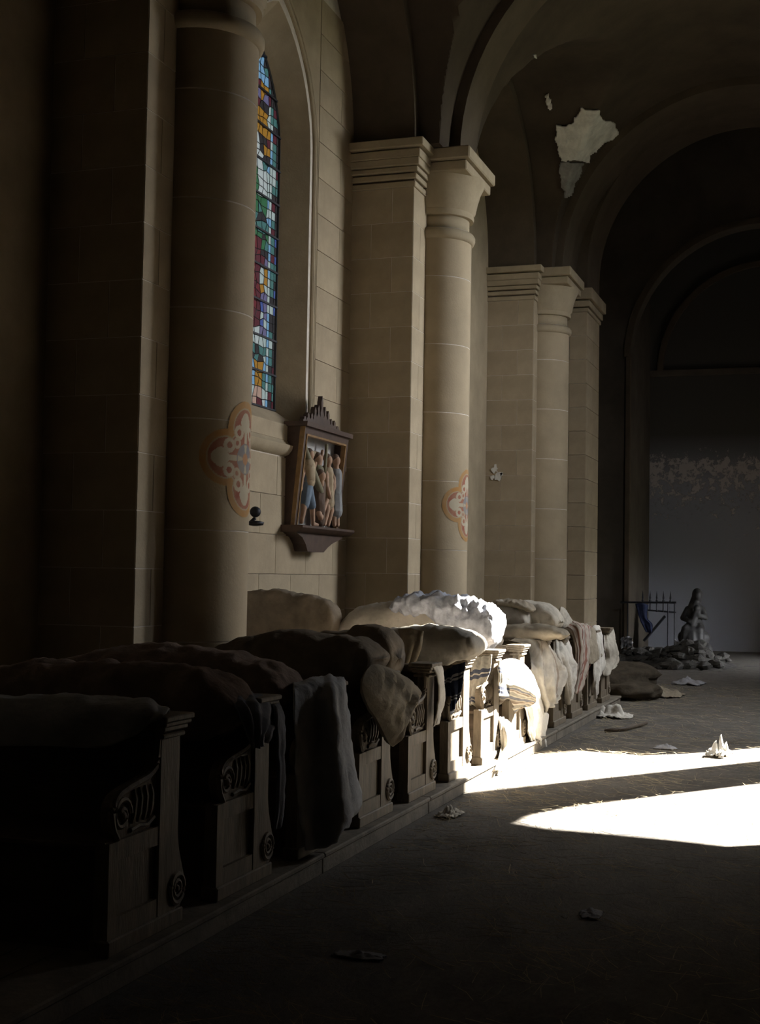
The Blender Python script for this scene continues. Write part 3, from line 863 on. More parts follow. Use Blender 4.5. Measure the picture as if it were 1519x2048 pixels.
prof = [(-0.04, 0.0), (SW + 0.06, 0.0), (SW - 0.05, -0.04), (SW - 0.30, -0.09), (SW - 0.45, -0.14), (SW - 0.58, -0.20), (0.30, -0.20), (0.24, -0.12), (0.14, -0.05)]
cs.prism(prof, 0, 0.0, 0.17); cs.build('console', M['frame'], sta)
# cresting of pointed leaves
for k in range(11):
    y = 0.16 + k * 0.1
    t = 1 - abs(k - 5) / 6.0
    hgt = 0.07 + 0.26 * t * t + 0.03 * (k % 2)
    q = MB().prism([(y - 0.055, SH + 0.05), (y + 0.055, SH + 0.05), (y + 0.05, SH + 0.05 + hgt * 0.45), (y + 0.025, SH + 0.05 + hgt * 0.6), (y + 0.028, SH + 0.05 + hgt * 0.8), (y, SH + 0.05 + hgt), (y - 0.028, SH + 0.05 + hgt * 0.8), (y - 0.025, SH + 0.05 + hgt * 0.6), (y - 0.05, SH + 0.05 + hgt * 0.45)], 0, D1 * 0.55, D1 * 0.8)
    q.v = [(v[0], v[1], v[2] + 0.06) for v in q.v]
    q.build('cresting_leaf', M['frame'], sta)
# relief figures: limbs as tapered tubes welded together by a remesh, clothes as children
RC = {n_: mat('relief_' + n_, c, 0.7, 0.2, 9) for n_, c in dict(skin=(0.44, 0.28, 0.19), tan=(0.40, 0.31, 0.20), blue=(0.16, 0.21, 0.27), brown=(0.13, 0.085, 0.06), rose=(0.36, 0.19, 0.16), grey=(0.25, 0.25, 0.25), olive=(0.22, 0.20, 0.13)).items()}
FX = 0.135                                  # distance of the figures from the wall
def limb(mb, a, b, ra, rb):
    a, b = Vector(a), Vector(b)
    pts = [a + (b - a) * t for t in (0, .33, .66, 1)]
    mb.tube(pts, [ra, ra + (rb - ra) * .3, ra + (rb - ra) * .6, rb], 8)
    mb.ball(a, ra, 6); mb.ball(b, rb, 6)
def relief(skin_limbs, cloth_limbs, cm, head):
    b = MB()
    for l in skin_limbs: limb(b, *l)
    b.ball(head, 0.052, 8, (0.95, 0.9, 1.2))
    limb(b, head, (head[0], head[1], head[2] - 0.1), 0.03, 0.035)
    o = b.build('relief_figure', RC['skin'], sta, True)
    rm_ = o.modifiers.new('weld', 'REMESH'); rm_.mode = 'VOXEL'; rm_.voxel_size = 0.011; rm_.use_smooth_shade = True
    g = MB()
    for l in cloth_limbs: limb(g, *l)
    c = g.build('garment', RC[cm], o, True)
    rm_ = c.modifiers.new('weld', 'REMESH'); rm_.mode = 'VOXEL'; rm_.voxel_size = 0.011; rm_.use_smooth_shade = True
    hr = MB().ball((head[0] - 0.015, head[1] + 0.004, head[2] + 0.028), 0.055, 8, (0.9, 0.95, 1.0)); hr.build('hair', RC['brown'], o, True)
    return o
X = FX
Z0 = 0.085
# soldier pushing, far left
relief([((X, .28, Z0 + .36), (X + .02, .20, Z0 + .18), .045, .035), ((X + .02, .20, Z0 + .18), (X + .01, .17, Z0 + .03), .035, .024), ((X, .34, Z0 + .38), (X + .03, .42, Z0 + .20), .045, .035), ((X + .03, .42, Z0 + .20), (X + .03, .45, Z0 + .03), .035, .024), ((X + .03, .45, Z0 + .02), (X + .05, .53, Z0 + .015), .025, .02),
        ((X, .32, Z0 + .66), (X + .03, .44, Z0 + .63), .03, .026), ((X + .03, .44, Z0 + .63), (X + .02, .52, Z0 + .70), .026, .02), ((X, .26, Z0 + .64), (X, .17, Z0 + .50), .03, .026), ((X, .17, Z0 + .5), (X, .16, Z0 + .38), .026, .02)],
       [((X, .30, Z0 + .64), (X, .31, Z0 + .42), .088, .078), ((X, .31, Z0 + .42), (X + .02, .23, Z0 + .22), .075, .05), ((X, .32, Z0 + .42), (X + .03, .41, Z0 + .22), .07, .048)], 'blue', (X + .02, .35, Z0 + .77))
# the tan jerkin over the soldier
j = MB(); limb(j, (X + .012, .295, Z0 + .66), (X + .012, .315, Z0 + .48), .09, .085); j.build('jerkin', RC['tan'], sta, True)
# figure under the cross, stooping
relief([((X, .62, Z0 + .28), (X + .04, .60, Z0 + .14), .045, .035), ((X + .04, .60, Z0 + .14), (X, .70, Z0 + .05), .034, .024), ((X + .02, .66, Z0 + .45), (X + .05, .60, Z0 + .32), .03, .024), ((X + .05, .6, Z0 + .32), (X + .05, .63, Z0 + .18), .024, .02), ((X + .05, .80, Z0 + .30), (X + .05, .62, Z0 + .10), .028, .035)],
       [((X, .66, Z0 + .46), (X + .01, .62, Z0 + .28), .09, .09), ((X + .01, .62, Z0 + .26), (X + .01, .68, Z0 + .06), .09, .07)], 'brown', (X + .05, .63, Z0 + .56))
# bare-legged man hauling on a rope
relief([((X, .92, Z0 + .38), (X + .03, .88, Z0 + .20), .045, .036), ((X + .03, .88, Z0 + .2), (X + .02, .82, Z0 + .03), .036, .024), ((X, .97, Z0 + .38), (X + .03, 1.0, Z0 + .20), .045, .036), ((X + .03, 1.0, Z0 + .2), (X + .01, .96, Z0 + .03), .036, .024),
        ((X + .02, .84, Z0 + .62), (X + .05, .80, Z0 + .46), .032, .026), ((X + .05, .8, Z0 + .46), (X + .06, .88, Z0 + .34), .026, .02), ((X, 1.0, Z0 + .62), (X + .03, 1.06, Z0 + .48), .032, .026), ((X + .03, 1.06, Z0 + .48), (X + .05, .98, Z0 + .36), .026, .02)],
       [((X, .90, Z0 + .63), (X, .94, Z0 + .40), .085, .075), ((X, .94, Z0 + .4), (X, .94, Z0 + .28), .08, .09)], 'tan', (X + .03, .88, Z0 + .76))
# standing man at the right
relief([((X, 1.16, Z0 + .36), (X + .02, 1.13, Z0 + .04), .045, .026), ((X, 1.21, Z0 + .36), (X + .02, 1.24, Z0 + .04), .045, .026), ((X, 1.12, Z0 + .62), (X + .04, 1.06, Z0 + .46), .03, .024), ((X, 1.25, Z0 + .62), (X + .02, 1.27, Z0 + .44), .03, .024)],
       [((X, 1.18, Z0 + .63), (X, 1.18, Z0 + .40), .085, .08), ((X, 1.18, Z0 + .4), (X, 1.18, Z0 + .20), .085, .1)], 'grey', (X + .02, 1.16, Z0 + .78))
# onlooker behind
relief([((X - .03, .74, Z0 + .62), (X - .01, .80, Z0 + .86), .026, .02)], [((X - .03, .70, Z0 + .62), (X - .03, .70, Z0 + .40), .085, .08)], 'olive', (X - .02, .70, Z0 + .76))
cr = MB()
limb(cr, (X + .02, .14, Z0 + .86), (X + .05, .64, Z0 + .36), .04, .04); limb(cr, (X + .045, .78, Z0 + .92), (X + .05, .72, Z0 + .60), .02, .02)
cr.build('relief_cross', RC['olive'], sta, True)

# bracket just past the first column
wb = empty('wall_bracket', (WALL + 0.02, 11.98, 2.19)); tag(wb, 'small dark iron bracket on the wall beside the first column', 'bracket')
MB().tube([(0, 0, 0), (0.10, 0, -0.02), (0.16, 0, 0.03)], 0.018, 8).build('arm', M['iron'], wb, True)
MB().ball((0.16, 0, 0.09), 0.055, 8).build('knob', M['iron'], wb, True)
MB().lathe([(0.02, -0.05), (0.08, -0.04), (0.09, -0.01), (0.05, 0.0)], 16, 0.16, 0).build('dish', M['iron'], wb, True)
MB().box(-0.02, 0.01, -0.05, 0.05, -0.08, 0.08, b=0.008).build('wall_plate', M['iron'], wb)

# ------------------------------------------------------------------ pews
PX, PZ = -2.77, 0.12
PY = [5.27 + 0.993 * i for i in range(13)]
PLEN = 1.48
pf = empty('pew_platform', (PX, 4.0, 0)); tag(pf, 'long low wooden platform under the row of pews', 'platform')
cuts = [-1.0, 3.0, 5.05, 7.2, 9.6, 13.9]
for a, b in zip(cuts[:-1], cuts[1:]):
    MB().box(-0.06, 0.06, a + 0.004, b - 0.004, 0, 0.088, b=0.006).build('kerb_beam', M['plinth'], pf)
    MB().box(-0.10, 0.075, a + 0.003, b - 0.003, 0.090, 0.12, b=0.008).build('nosing', M['plinth'], pf)
for k in range(8):
    a = -1.48 + k * 0.178
    MB().box(a + 0.003, a + 0.175, -1.0, 13.9, 0.06, 0.118).build('deck_plank', M['plinth'], pf)

def arc(cx, cy, r, a0, a1, n):
    return [(cx + r * math.cos(R(a0 + (a1 - a0) * i / n)), cy + r * math.sin(R(a0 + (a1 - a0) * i / n))) for i in range(n + 1)]
def spl(pts, n):
    return [tuple(p) for p in crom(pts, n)]
ogee = spl([(0.085, 0.46), (0.086, 0.40), (0.098, 0.33), (0.13, 0.25), (0.155, 0.19), (0.157, 0.145), (0.14, 0.095), (0.115, 0.066)], 18)
crest = spl([(-0.088, 0.86), (-0.092, 0.80), (-0.105, 0.72), (-0.16, 0.685), (-0.25, 0.668), (-0.34, 0.655), (-0.425, 0.632), (-0.466, 0.58), (-0.458, 0.51), (-0.42, 0.457)], 30)
full_outline = [(-0.50, 0.0), (0.12, 0.0), (0.12, 0.062)] + ogee[::-1] + [(0.085, 0.86)] + crest + [(-0.50, 0.455)]
end_parts = []          # (name, mesh, sub-part-of-board?)
def P(name, mb, m, smooth=False):
    me = mesh(name, mb.v, mb.f); me.materials.append(m)
    if smooth:
        me.polygons.foreach_set('use_smooth', [True] * len(me.polygons)); me.set_sharp_from_angle(angle=R(35))
    return name, me
OK = M['oak']
board = P('pew_end', MB().prism(full_outline, 0, -0.066, -0.020), OK)
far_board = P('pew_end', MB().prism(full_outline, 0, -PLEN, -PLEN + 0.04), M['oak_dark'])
subs = []
subs.append(P('end_stile', MB().prism([(-0.50, 0.066), (-0.425, 0.066), (-0.425, 0.452), (-0.50, 0.452)], 0, -0.020, 0.0), OK))
subs.append(P('end_post', MB().prism([(-0.085, 0.066), (0.085, 0.066)] + [(0.1, 0.07)] + ogee[::-1] + [(0.085, 0.86), (-0.085, 0.86)], 0, -0.070, 0.004), OK))
subs.append(P('end_rail', MB().box(-0.020, 0.0, -0.425, -0.085, 0.066, 0.145), OK))
subs.append(P('end_rail', MB().box(-0.020, 0.0, -0.425, -0.085, 0.375, 0.455), OK))
subs.append(P('base_block', MB().box(-0.076, 0.014, -0.512, 0.135, 0.0, 0.066, b=0.006), OK))
subs.append(P('scroll_edge', MB().tube([(-0.012, u, v) for u, v in crest], 0.016, 6), OK, True))
ro = MB()
for rr_, tr in ((0.062, 0.013), (0.034, 0.010)):
    ro.tube([(0.008, 0.078 + rr_ * math.cos(R(a)), 0.155 + rr_ * math.sin(R(a))) for a in range(0, 360, 18)], tr, 6, True)
ro.ball((0.006, 0.078, 0.155), 0.017, 6)
subs.append(P('rosette', ro, OK, True))
vo = MB()
sp_ = [(-0.014, -0.385 + (0.075 - 0.00011 * a) * math.cos(R(a)), 0.548 + (0.075 - 0.00011 * a) * math.sin(R(a))) for a in range(0, 600, 20)]
vo.tube(sp_, 0.012, 6); vo.ball((-0.014, -0.385, 0.548), 0.022, 6)
subs.append(P('carved_scroll', vo, OK, True))
hp = MB()
for k in range(4):
    u = -0.285 + 0.048 * k
    hp.tube([(-0.016, u - 0.01, 0.50), (-0.012, u - 0.004, 0.54), (-0.012, u + 0.006, 0.60), (-0.016, u + 0.002, 0.645)], [0.005, 0.013, 0.013, 0.005], 6)
hp.tube([(-0.014, -0.31, 0.475), (-0.014, -0.24, 0.485), (-0.014, -0.17, 0.475), (-0.014, -0.11, 0.50)], 0.011, 6)
subs.append(P('carved_leaf', hp, OK, True))
cp_ = MB()
for z0, z1, o_ in ((0.83, 0.85, 0.012), (0.862, 0.885, 0.02), (0.885, 0.905, 0.032), (0.905, 0.93, 0.042)):
    cp_.box(-0.085 - o_, 0.01 + o_, -0.09 - o_, 0.09 + o_, z0, z1, b=0.005)
subs.append(P('post_cap', cp_, OK))
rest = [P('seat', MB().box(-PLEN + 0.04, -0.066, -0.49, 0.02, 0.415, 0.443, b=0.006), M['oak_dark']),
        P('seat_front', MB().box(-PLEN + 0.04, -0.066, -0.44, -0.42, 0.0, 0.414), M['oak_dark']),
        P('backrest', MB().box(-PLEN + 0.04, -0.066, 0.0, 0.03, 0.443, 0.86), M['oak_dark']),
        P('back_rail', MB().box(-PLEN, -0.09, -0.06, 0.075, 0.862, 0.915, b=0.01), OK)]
PEWL = ['nearest dark pew, its end in deep shadow under a grey blanket',
        'second pew from the camera, umber mattress on it and a cloth knotted over the end',
        'third pew from the camera, its end hidden by a hanging grey blanket',
        'fourth pew from the camera, grey pillow sagging over its carved end',
        'fifth pew from the camera, shaded carved end with pale strip of cloth on the post',
        'sixth pew from the camera, carved end crossed by the edge of the sunlight',
        'seventh pew from the camera, carved end fully white in the sun',
        'eighth pew, sunlit end half covered by white pillow and striped cloth',
        'ninth pew, just past the sunlight under a large pale striped sheet',
        'tenth pew, shaded, with a pale cloth tail hanging from its end',
        'eleventh pew under the red striped blanket',
        'twelfth pew, pale cloth with a long thin tail over its end',
        'farthest pew at the end of the platform, under a mottled pale cloth']
for i, y in enumerate(PY):
    p = empty('pew', (PX, y, PZ)); tag(p, PEWL[i], 'pew', 'pews along the left of the aisle')
    e = obj(board[0], board[1], None, p)
    for nm, me in subs: obj(nm, me, None, e)
    obj(far_board[0], far_board[1], None, p)
    for nm, me in rest: obj(nm, me, None, p)

# ------------------------------------------------------------------ bedding
def soft(name, Y, stations, depth, m, label, cat, n=80, k=48, amp=0.02, freq=5.0, seed=0.0, power=2.4, endp=5.0, group='bedding heaped on the pews', wr=0.018):
    """stuffed mattress / bolster lying across the pews: stations (px, top, bottom[, y]) give its outline at depth Y"""
    S = []
    for st_ in stations:
        yy = st_[3] if len(st_) > 3 else Y
        a, b = at(st_[0], st_[1], y=yy), at(st_[0], st_[2], y=yy)
        S.append([(a[0] + b[0]) / 2, yy, (a[2] + b[2]) / 2, abs(a[2] - b[2]) / 2])
    S = crom(S, n)
    V, Fc = [], []
    c0 = S.mean(0)
    for i in range(n):
        t = i / (n - 1)
        e = (1 - abs(2 * t - 1) ** (endp * 2)) ** 0.5 if 0 < i < n - 1 else 0.0
        e = max(e, 0.02)
        x, y, z, hh = S[i]
        for j in range(k):
            a = 2 * math.pi * j / k
            ca, sa = math.cos(a), math.sin(a)
            ca = math.copysign(abs(ca) ** (2 / power), ca); sa = math.copysign(abs(sa) ** (2 / power), sa)
            p = Vector((x, y + ca * depth / 2 * (0.55 + 0.45 * e) * (1 if e > 0.03 else 0.3), z + sa * hh * e))
            nn = Vector((0.15 * (2 * t - 1), ca, sa)).normalized()
            d = amp * nz(p.x * freq + seed, p.y * freq + seed * 2.1, p.z * freq)
            if wr:
                d += wr * (abs(nz(p.x * 9 + seed, p.y * 4, p.z * 5 + seed, 2)) - 0.3)
            V.append(p + nn * d * (0.3 + 0.7 * e))
    for i in range(n - 1):
        for j in range(k):
            Fc.append((i * k + j, i * k + (j + 1) % k, (i + 1) * k + (j + 1) % k, (i + 1) * k + j))
    Fc += [tuple(range(k))[::-1], tuple((n - 1) * k + j for j in range(k))]
    me = mesh(name, V, Fc, True)
    o = obj(name, me, m)
    return tag(o, label, cat, group)

def drape(name, rows_, m, label, cat, X=None, n=44, k=30, fold=0.012, nf=4.0, amp=0.012, seed=0.0, group='cloths hanging over the pew ends', thick=0.006, ragged=0.0):
    """hanging cloth through a grid of photo points (px, py, plane): rows from top to hem"""
    G = []
    for r_ in rows_:
        q = []
        for p_ in r_:
            pl = p_[2] if len(p_) > 2 else X
            q.append(at(p_[0], p_[1], **(pl if isinstance(pl, dict) else {'x': pl})))
        G.append(crom(q, k))
    G = np.array(G)                               # rows, k, 3
    S = np.stack([crom(G[:, j], n) for j in range(k)], 1)   # n,k,3
    du = np.gradient(S, axis=0); dv = np.gradient(S, axis=1)
    N = np.cross(dv, du); N /= (np.linalg.norm(N, axis=2, keepdims=True) + 1e-9)
    if N[:, :, 0].mean() < 0: N = -N
    V, uv = [], []
    for i in range(n):
        s = i / (n - 1)
        for j in range(k):
            t = j / (k - 1)
            p = S[i, j]
            f = fold * (0.25 + 0.75 * s) * math.sin(2 * math.pi * (nf * t + 0.5 * nz(t * 2 + seed, s * 1.3, seed, 2)) + seed)
            f += amp * nz(p[0] * 8 + seed, p[1] * 8, p[2] * 8 + seed) + 0.6 * fold * (abs(nz(p[1] * 11 + seed, p[2] * 4.5, seed, 3)) - 0.25)
            q = p + N[i, j] * f
            if ragged and i == n - 1: q = q + np.array([0, 0, ragged * nz(t * 6 + seed, 0.3, seed, 2)])
            V.append(q); uv.append((t, s))
    Fc = [(i * k + j, i * k + j + 1, (i + 1) * k + j + 1, (i + 1) * k + j) for i in range(n - 1) for j in range(k - 1)]
    me = mesh(name, V, Fc, True)
    ul = me.uv_layers.new(name='UVMap')
    li = np.zeros(len(me.loops), dtype=np.int32); me.loops.foreach_get('vertex_index', li)
    ul.data.foreach_set('uv', np.array(uv, dtype=np.float32)[li].ravel())
    o = obj(name, me, m)
    sd = o.modifiers.new('thick', 'SOLIDIFY'); sd.thickness = thick
    return tag(o, label, cat, group)

def puff(name, outline, X, thick, m, label, cat, group='cloths hanging over the pew ends', wr=0.015, seed=0.0, nr=12, na=64):
    """sagging pillow: closed outline of photo points on plane X, swelling to both sides"""
    pts = np.array([at(p[0], p[1], x=(p[2] if len(p) > 2 else X)) for p in outline])
    Q = crom(np.vstack([pts[-1:], pts, pts[:2]]), (len(pts) + 2) * 12 + 1)
    a, b = 12, 12 * (len(pts) + 1)
    Q = Q[a:b]
    Q = Q[np.linspace(0, len(Q) - 1, na, endpoint=False).astype(int)]
    c = Q.mean(0)
    V, Fc = [], []
    for sgn in (1, -1):
        base = len(V)
        V.append(c + np.array([sgn * thick / 2, 0, 0]))
        for r_ in range(1, nr + 1):
            u = r_ / nr
            for j in range(na):
                p = c + (Q[j] - c) * u
                h = thick / 2 * (1 - u ** 2.6) ** 0.6 if u < 1 else 0
                th = 2 * math.pi * j / na
                dg = p[1] * 0.75 - p[2] * 0.65
                w_ = wr * (1 - u ** 4) * (math.sin(dg * 46 + 3.5 * nz(p[1] * 5 + seed, p[2] * 5, seed, 2)) * (0.35 + 0.65 * max(0, nz(p[1] * 4, p[2] * 4 + seed, 1.7, 2) + 0.3))) + 0.5 * wr * nz(p[1] * 9 + seed, p[2] * 9, seed)
                V.append(p + np.array([sgn * (h + (w_ if u < 1 else 0)), 0, 0]))
        for j in range(na):
            q = (base, base + 1 + j, base + 1 + (j + 1) % na)
            Fc.append(q if sgn > 0 else q[::-1])
        for r_ in range(nr - 1):
            for j in range(na):
                s0, s1 = base + 1 + r_ * na, base + 1 + (r_ + 1) * na
                q = (s0 + j, s1 + j, s1 + (j + 1) % na, s0 + (j + 1) % na)
                Fc.append(q if sgn > 0 else q[::-1])
    o = obj(name, mesh(name, V, Fc, True), m)
    return tag(o, label, cat, group)

y_ = lambda v: {'y': v}
# row 1
drape('blanket', [[(-120, 1405, y_(5.36)), (60, 1400, y_(5.36)), (200, 1402, y_(5.36)), (300, 1412, y_(5.36)), (340, 1424, y_(5.36))],
                  [(-120, 1392, y_(5.24)), (60, 1391, y_(5.24)), (200, 1393, y_(5.24)), (290, 1400, y_(5.24)), (338, 1420, y_(5.24))],
                  [(-120, 1420, y_(5.08)), (60, 1420, y_(5.06)), (200, 1420, y_(5.06)), (290, 1420, y_(5.08)), (330, 1430, y_(5.10))],
                  [(-120, 1495, y_(5.04)), (60, 1492, y_(5.02)), (200, 1495, y_(5.02)), (265, 1472, y_(5.05)), (318, 1434, y_(5.09))]],
      M['greywool'], 'plain dark grey blanket draped over the back of the nearest pew', 'blanket', fold=0.01, nf=3, seed=1.1, k=50)
# row 2
soft('mattress', 6.02, [(-60, 1335, 1470), (60, 1322, 1475), (180, 1320, 1480), (300, 1325, 1480), (400, 1335, 1480), (450, 1352, 1470), (500, 1392, 1440)], 0.42, M['umber'],
     'long umber mattress rounded off at the second pew end', 'mattress', amp=0.035, seed=2.2)
drape('rag', [[(462, 1392, -2.80), (505, 1386, -2.80), (548, 1400, -2.80)], [(470, 1420, -2.72), (515, 1415, -2.69), (566, 1432, -2.72)], [(486, 1455, -2.70), (515, 1458, -2.66), (545, 1455, -2.70)], [(500, 1488, -2.70), (514, 1494, -2.68), (528, 1480, -2.70)]],
      M['charcoal'], 'charcoal cloth gathered to a point over the second pew end', 'cloth', fold=0.022, nf=4, seed=3.0)
drape('rag', [[(538, 1396, -2.78), (548, 1398, -2.77), (560, 1405, -2.76)], [(548, 1440, -2.68), (556, 1440, -2.67), (568, 1446, -2.68)], [(552, 1520, -2.68), (558, 1520, -2.67), (566, 1520, -2.68)], [(552, 1600, -2.68), (558, 1602, -2.67), (564, 1600, -2.68)], [(548, 1655, -2.68), (553, 1660, -2.67), (560, 1650, -2.68)]],
      M['charcoal'], 'long narrow charcoal strip trailing from the second pew end', 'cloth', fold=0.01, nf=2, seed=3.7, k=14)
# row 3
soft('mattress', 7.02, [(90, 1320, 1420), (200, 1300, 1425), (310, 1289, 1430), (430, 1300, 1430), (510, 1312, 1425), (560, 1330, 1415), (596, 1366, 1400)], 0.44, M['umber'],
     'dark mattress on the third pew with a rounded drooping end', 'mattress', amp=0.03, seed=4.2)
drape('blanket', [[(586, 1366, -2.98), (624, 1358, -2.98), (656, 1356, -2.96), (674, 1357, -2.95), (686, 1361, -2.94)],
                  [(586, 1376, -2.82), (624, 1366, -2.78), (658, 1362, -2.72), (676, 1364, -2.70), (690, 1368, -2.72)],
                  [(590, 1440, -2.77), (630, 1440, -2.74), (664, 1438, -2.63), (682, 1440, -2.64), (699, 1442, -2.71)],
                  [(592, 1530, -2.76), (634, 1534, -2.72), (672, 1534, -2.60), (692, 1536, -2.62), (710, 1538, -2.70)],
                  [(596, 1610, -2.75), (640, 1622, -2.72), (682, 1622, -2.58), (702, 1612, -2.60), (720, 1606, -2.68)],
                  [(606, 1700, -2.74), (640, 1698, -2.71), (668, 1688, -2.60), (684, 1658, -2.61), (696, 1640, -2.67)]],
      M['greywool'], 'grey blanket hanging almost to the floor over the third pew end', 'blanket', fold=0.014, nf=2.6, seed=5.1, k=50, n=60)
# row 4
soft('mattress', 8.12, [(400, 1300, 1400), (490, 1275, 1400), (570, 1262, 1400), (680, 1268, 1390), (730, 1276, 1370), (764, 1300, 1335)], 0.46, M['brown'],
     'brown mattress on the fourth pew with a folded yellowish end', 'mattress', amp=0.03, seed=6.2)
puff('pillow', [(742, 1330), (775, 1334), (808, 1352), (833, 1373), (838, 1379), (834, 1390), (818, 1424), (800, 1462), (788, 1490), (784, 1493), (776, 1484), (754, 1440), (734, 1408), (724, 1366)], -2.66, 0.16, M['sack'],
     'limp grey sacking pillow sagging to a point over the fourth pew end', 'pillow', wr=0.03, seed=2.0)
# brown upright mattress behind the pews
soft('mattress', 11.25, [(462, 1182, 1500), (500, 1177, 1500), (560, 1181, 1500), (620, 1190, 1498), (660, 1200, 1496), (680, 1230, 1480)], 0.34, M['brown'],
     'thick brown mattress standing upright against the wall behind the first column', 'mattress', amp=0.03, seed=7.2, power=4)
# rows 5-6
soft('mattress', 9.02, [(470, 1300, 1400), (560, 1278, 1400), (680, 1262, 1395), (750, 1250, 1385), (800, 1262, 1372)], 0.42, M['brown'],
     'shapeless dark brown mattress on the fifth pew', 'mattress', amp=0.035, seed=8.1)
soft('bolster', 10.07, [(650, 1290, 1360), (720, 1268, 1360), (790, 1256, 1350), (850, 1250, 1335), (895, 1250, 1328), (930, 1256, 1320), (950, 1266, 1314), (964, 1284, 1302)], 0.46, M['ticking'],
     'fat grey bolster across the sixth pew, its round end catching the sun', 'bolster', amp=0.025, seed=9.1, wr=0.02)
drape('blanket', [[(796, 1258, y_(9.72)), (822, 1256, y_(9.70)), (846, 1262, y_(9.72))], [(800, 1290, y_(9.70)), (822, 1290, y_(9.66)), (842, 1292, y_(9.70))], [(798, 1330, y_(9.68)), (812, 1332, y_(9.64)), (828, 1328, y_(9.68))], [(796, 1352, y_(9.68)), (804, 1356, y_(9.66)), (816, 1350, y_(9.68))]],
      M['sack'], 'brown flap of blanket folded down from the bolster behind the fifth pew', 'blanket', fold=0.02, nf=2, seed=2.9)
drape('rag', [[(862, 1330, -2.74), (872, 1326, -2.73), (882, 1334, -2.74)], [(874, 1360, -2.71), (880, 1360, -2.70), (887, 1366, -2.71)], [(874, 1402, -2.71), (880, 1404, -2.70), (886, 1408, -2.71)], [(866, 1454, -2.71), (872, 1450, -2.70), (878, 1444, -2.71)]],
      M['linen'], 'pale linen strip hanging down the post of the fifth pew', 'cloth', fold=0.006, nf=2, seed=4.4, k=16)
drape('checked_cloth', [[(884, 1346, y_(9.95)), (904, 1334, y_(9.95)), (928, 1322, y_(9.95))], [(882, 1374, y_(9.86)), (904, 1370, y_(9.84)), (926, 1360, y_(9.86))], [(890, 1404, y_(9.82)), (905, 1400, y_(9.80)), (920, 1392, y_(9.82))], [(896, 1430, y_(9.80)), (904, 1424, y_(9.78)), (910, 1414, y_(9.80))]],
      M['check'], 'dark blue and white checked cloth bunched in front of the sixth pew', 'cloth', fold=0.02, nf=2.5, seed=5.5)
# row 7
soft('mattress', 11.45, [(640, 1262, 1300), (684, 1240, 1300), (720, 1214, 1300), (780, 1204, 1300), (840, 1200, 1300), (910, 1200, 1305), (960, 1206, 1305), (992, 1226, 1290)], 0.46, M['ticking'],
     'wide grey straw mattress humped over the seventh pew', 'mattress', amp=0.025, seed=10.1)
soft('quilt', 11.42, [(790, 1206, 1222), (820, 1190, 1232), (870, 1187, 1240), (920, 1192, 1280), (960, 1200, 1306), (990, 1214, 1290), (1000, 1232, 1262)], 0.56, M['bluequilt'],
     'rumpled faded blue and white quilt over the highest mattress', 'quilt', amp=0.05, freq=9, seed=11.3, n=90, k=56, wr=0.045)
drape('striped_cloth', [[(940, 1320, y_(11.06)), (960, 1313, y_(11.06)), (984, 1310, y_(11.06))], [(940, 1350, y_(10.95)), (958, 1346, y_(10.92)), (980, 1342, y_(10.95))], [(936, 1388, y_(10.88)), (950, 1384, y_(10.86)), (968, 1372, y_(10.88))], [(934, 1410, y_(10.82)), (950, 1412, y_(10.80)), (966, 1416, y_(10.84))]],
      M['bluestripe'], 'grey cloth with dark blue bands hanging inside the seventh pew', 'cloth', fold=0.02, nf=2.5, seed=6.6)
drape('striped_cloth', [[(996, 1322, -2.74), (1000, 1322, -2.72), (1004, 1326, -2.74)], [(997, 1350, -2.70), (1003, 1352, -2.68), (1010, 1356, -2.70)], [(996, 1392, -2.69), (1007, 1393, -2.67), (1019, 1392, -2.69)]],
      M['bluestripe'], 'small blue banded corner of cloth hanging beside the seventh pew post', 'cloth', fold=0.008, nf=2, seed=6.9, k=20)
# row 8
puff('pillow', [(998, 1326), (1018, 1317), (1040, 1322), (1058, 1342), (1070, 1368), (1078, 1400), (1062, 1402), (1040, 1388), (1016, 1374), (1000, 1356)], -2.72, 0.13, M['white'],
     'plump white pillow glaring in the sun over the eighth pew end', 'pillow', wr=0.02, seed=4.0)
drape('striped_cloth', [[(1002, 1366, -2.72), (1036, 1372, -2.62), (1070, 1390, -2.56)], [(998, 1392, -2.82), (1032, 1396, -2.72), (1070, 1403, -2.60)], [(996, 1440, -2.96), (1014, 1436, -2.88), (1042, 1416, -2.74)]],
      M['brownstripe'], 'brown and grey striped blanket slanting under the white pillow', 'blanket', fold=0.012, nf=2, seed=7.1)
drape('sheet', [[(1050, 1380, -2.73), (1066, 1372, -2.70), (1078, 1384, -2.70)], [(1046, 1404, -2.74), (1068, 1405, -2.69), (1086, 1424, -2.70)], [(1050, 1432, -2.74), (1070, 1436, -2.69), (1093, 1430, -2.70)], [(1052, 1462, -2.74), (1070, 1466, -2.70), (1086, 1470, -2.73)], [(1058, 1482, -2.74), (1074, 1488, -2.73), (1089, 1494, -2.73)]],
      M['white'], 'torn white sheet hanging in full sun to the platform edge', 'sheet', fold=0.025, nf=3, seed=7.7, ragged=0.05)
drape('rag', [[(995, 1432, -2.78), (1012, 1438, -2.75), (1026, 1452, -2.75)], [(998, 1458, -2.75), (1014, 1464, -2.70), (1031, 1474, -2.72)], [(1000, 1490, -2.75), (1012, 1498, -2.70), (1026, 1492, -2.72)], [(991, 1526, -2.72), (999, 1530, -2.70), (1008, 1520, -2.70)], [(986, 1540, -2.70), (993, 1544, -2.69), (1000, 1540, -2.70)]],
      M['linen'], 'twisted linen rag hanging low between the seventh and eighth pews', 'cloth', fold=0.02, nf=2.5, seed=8.3)
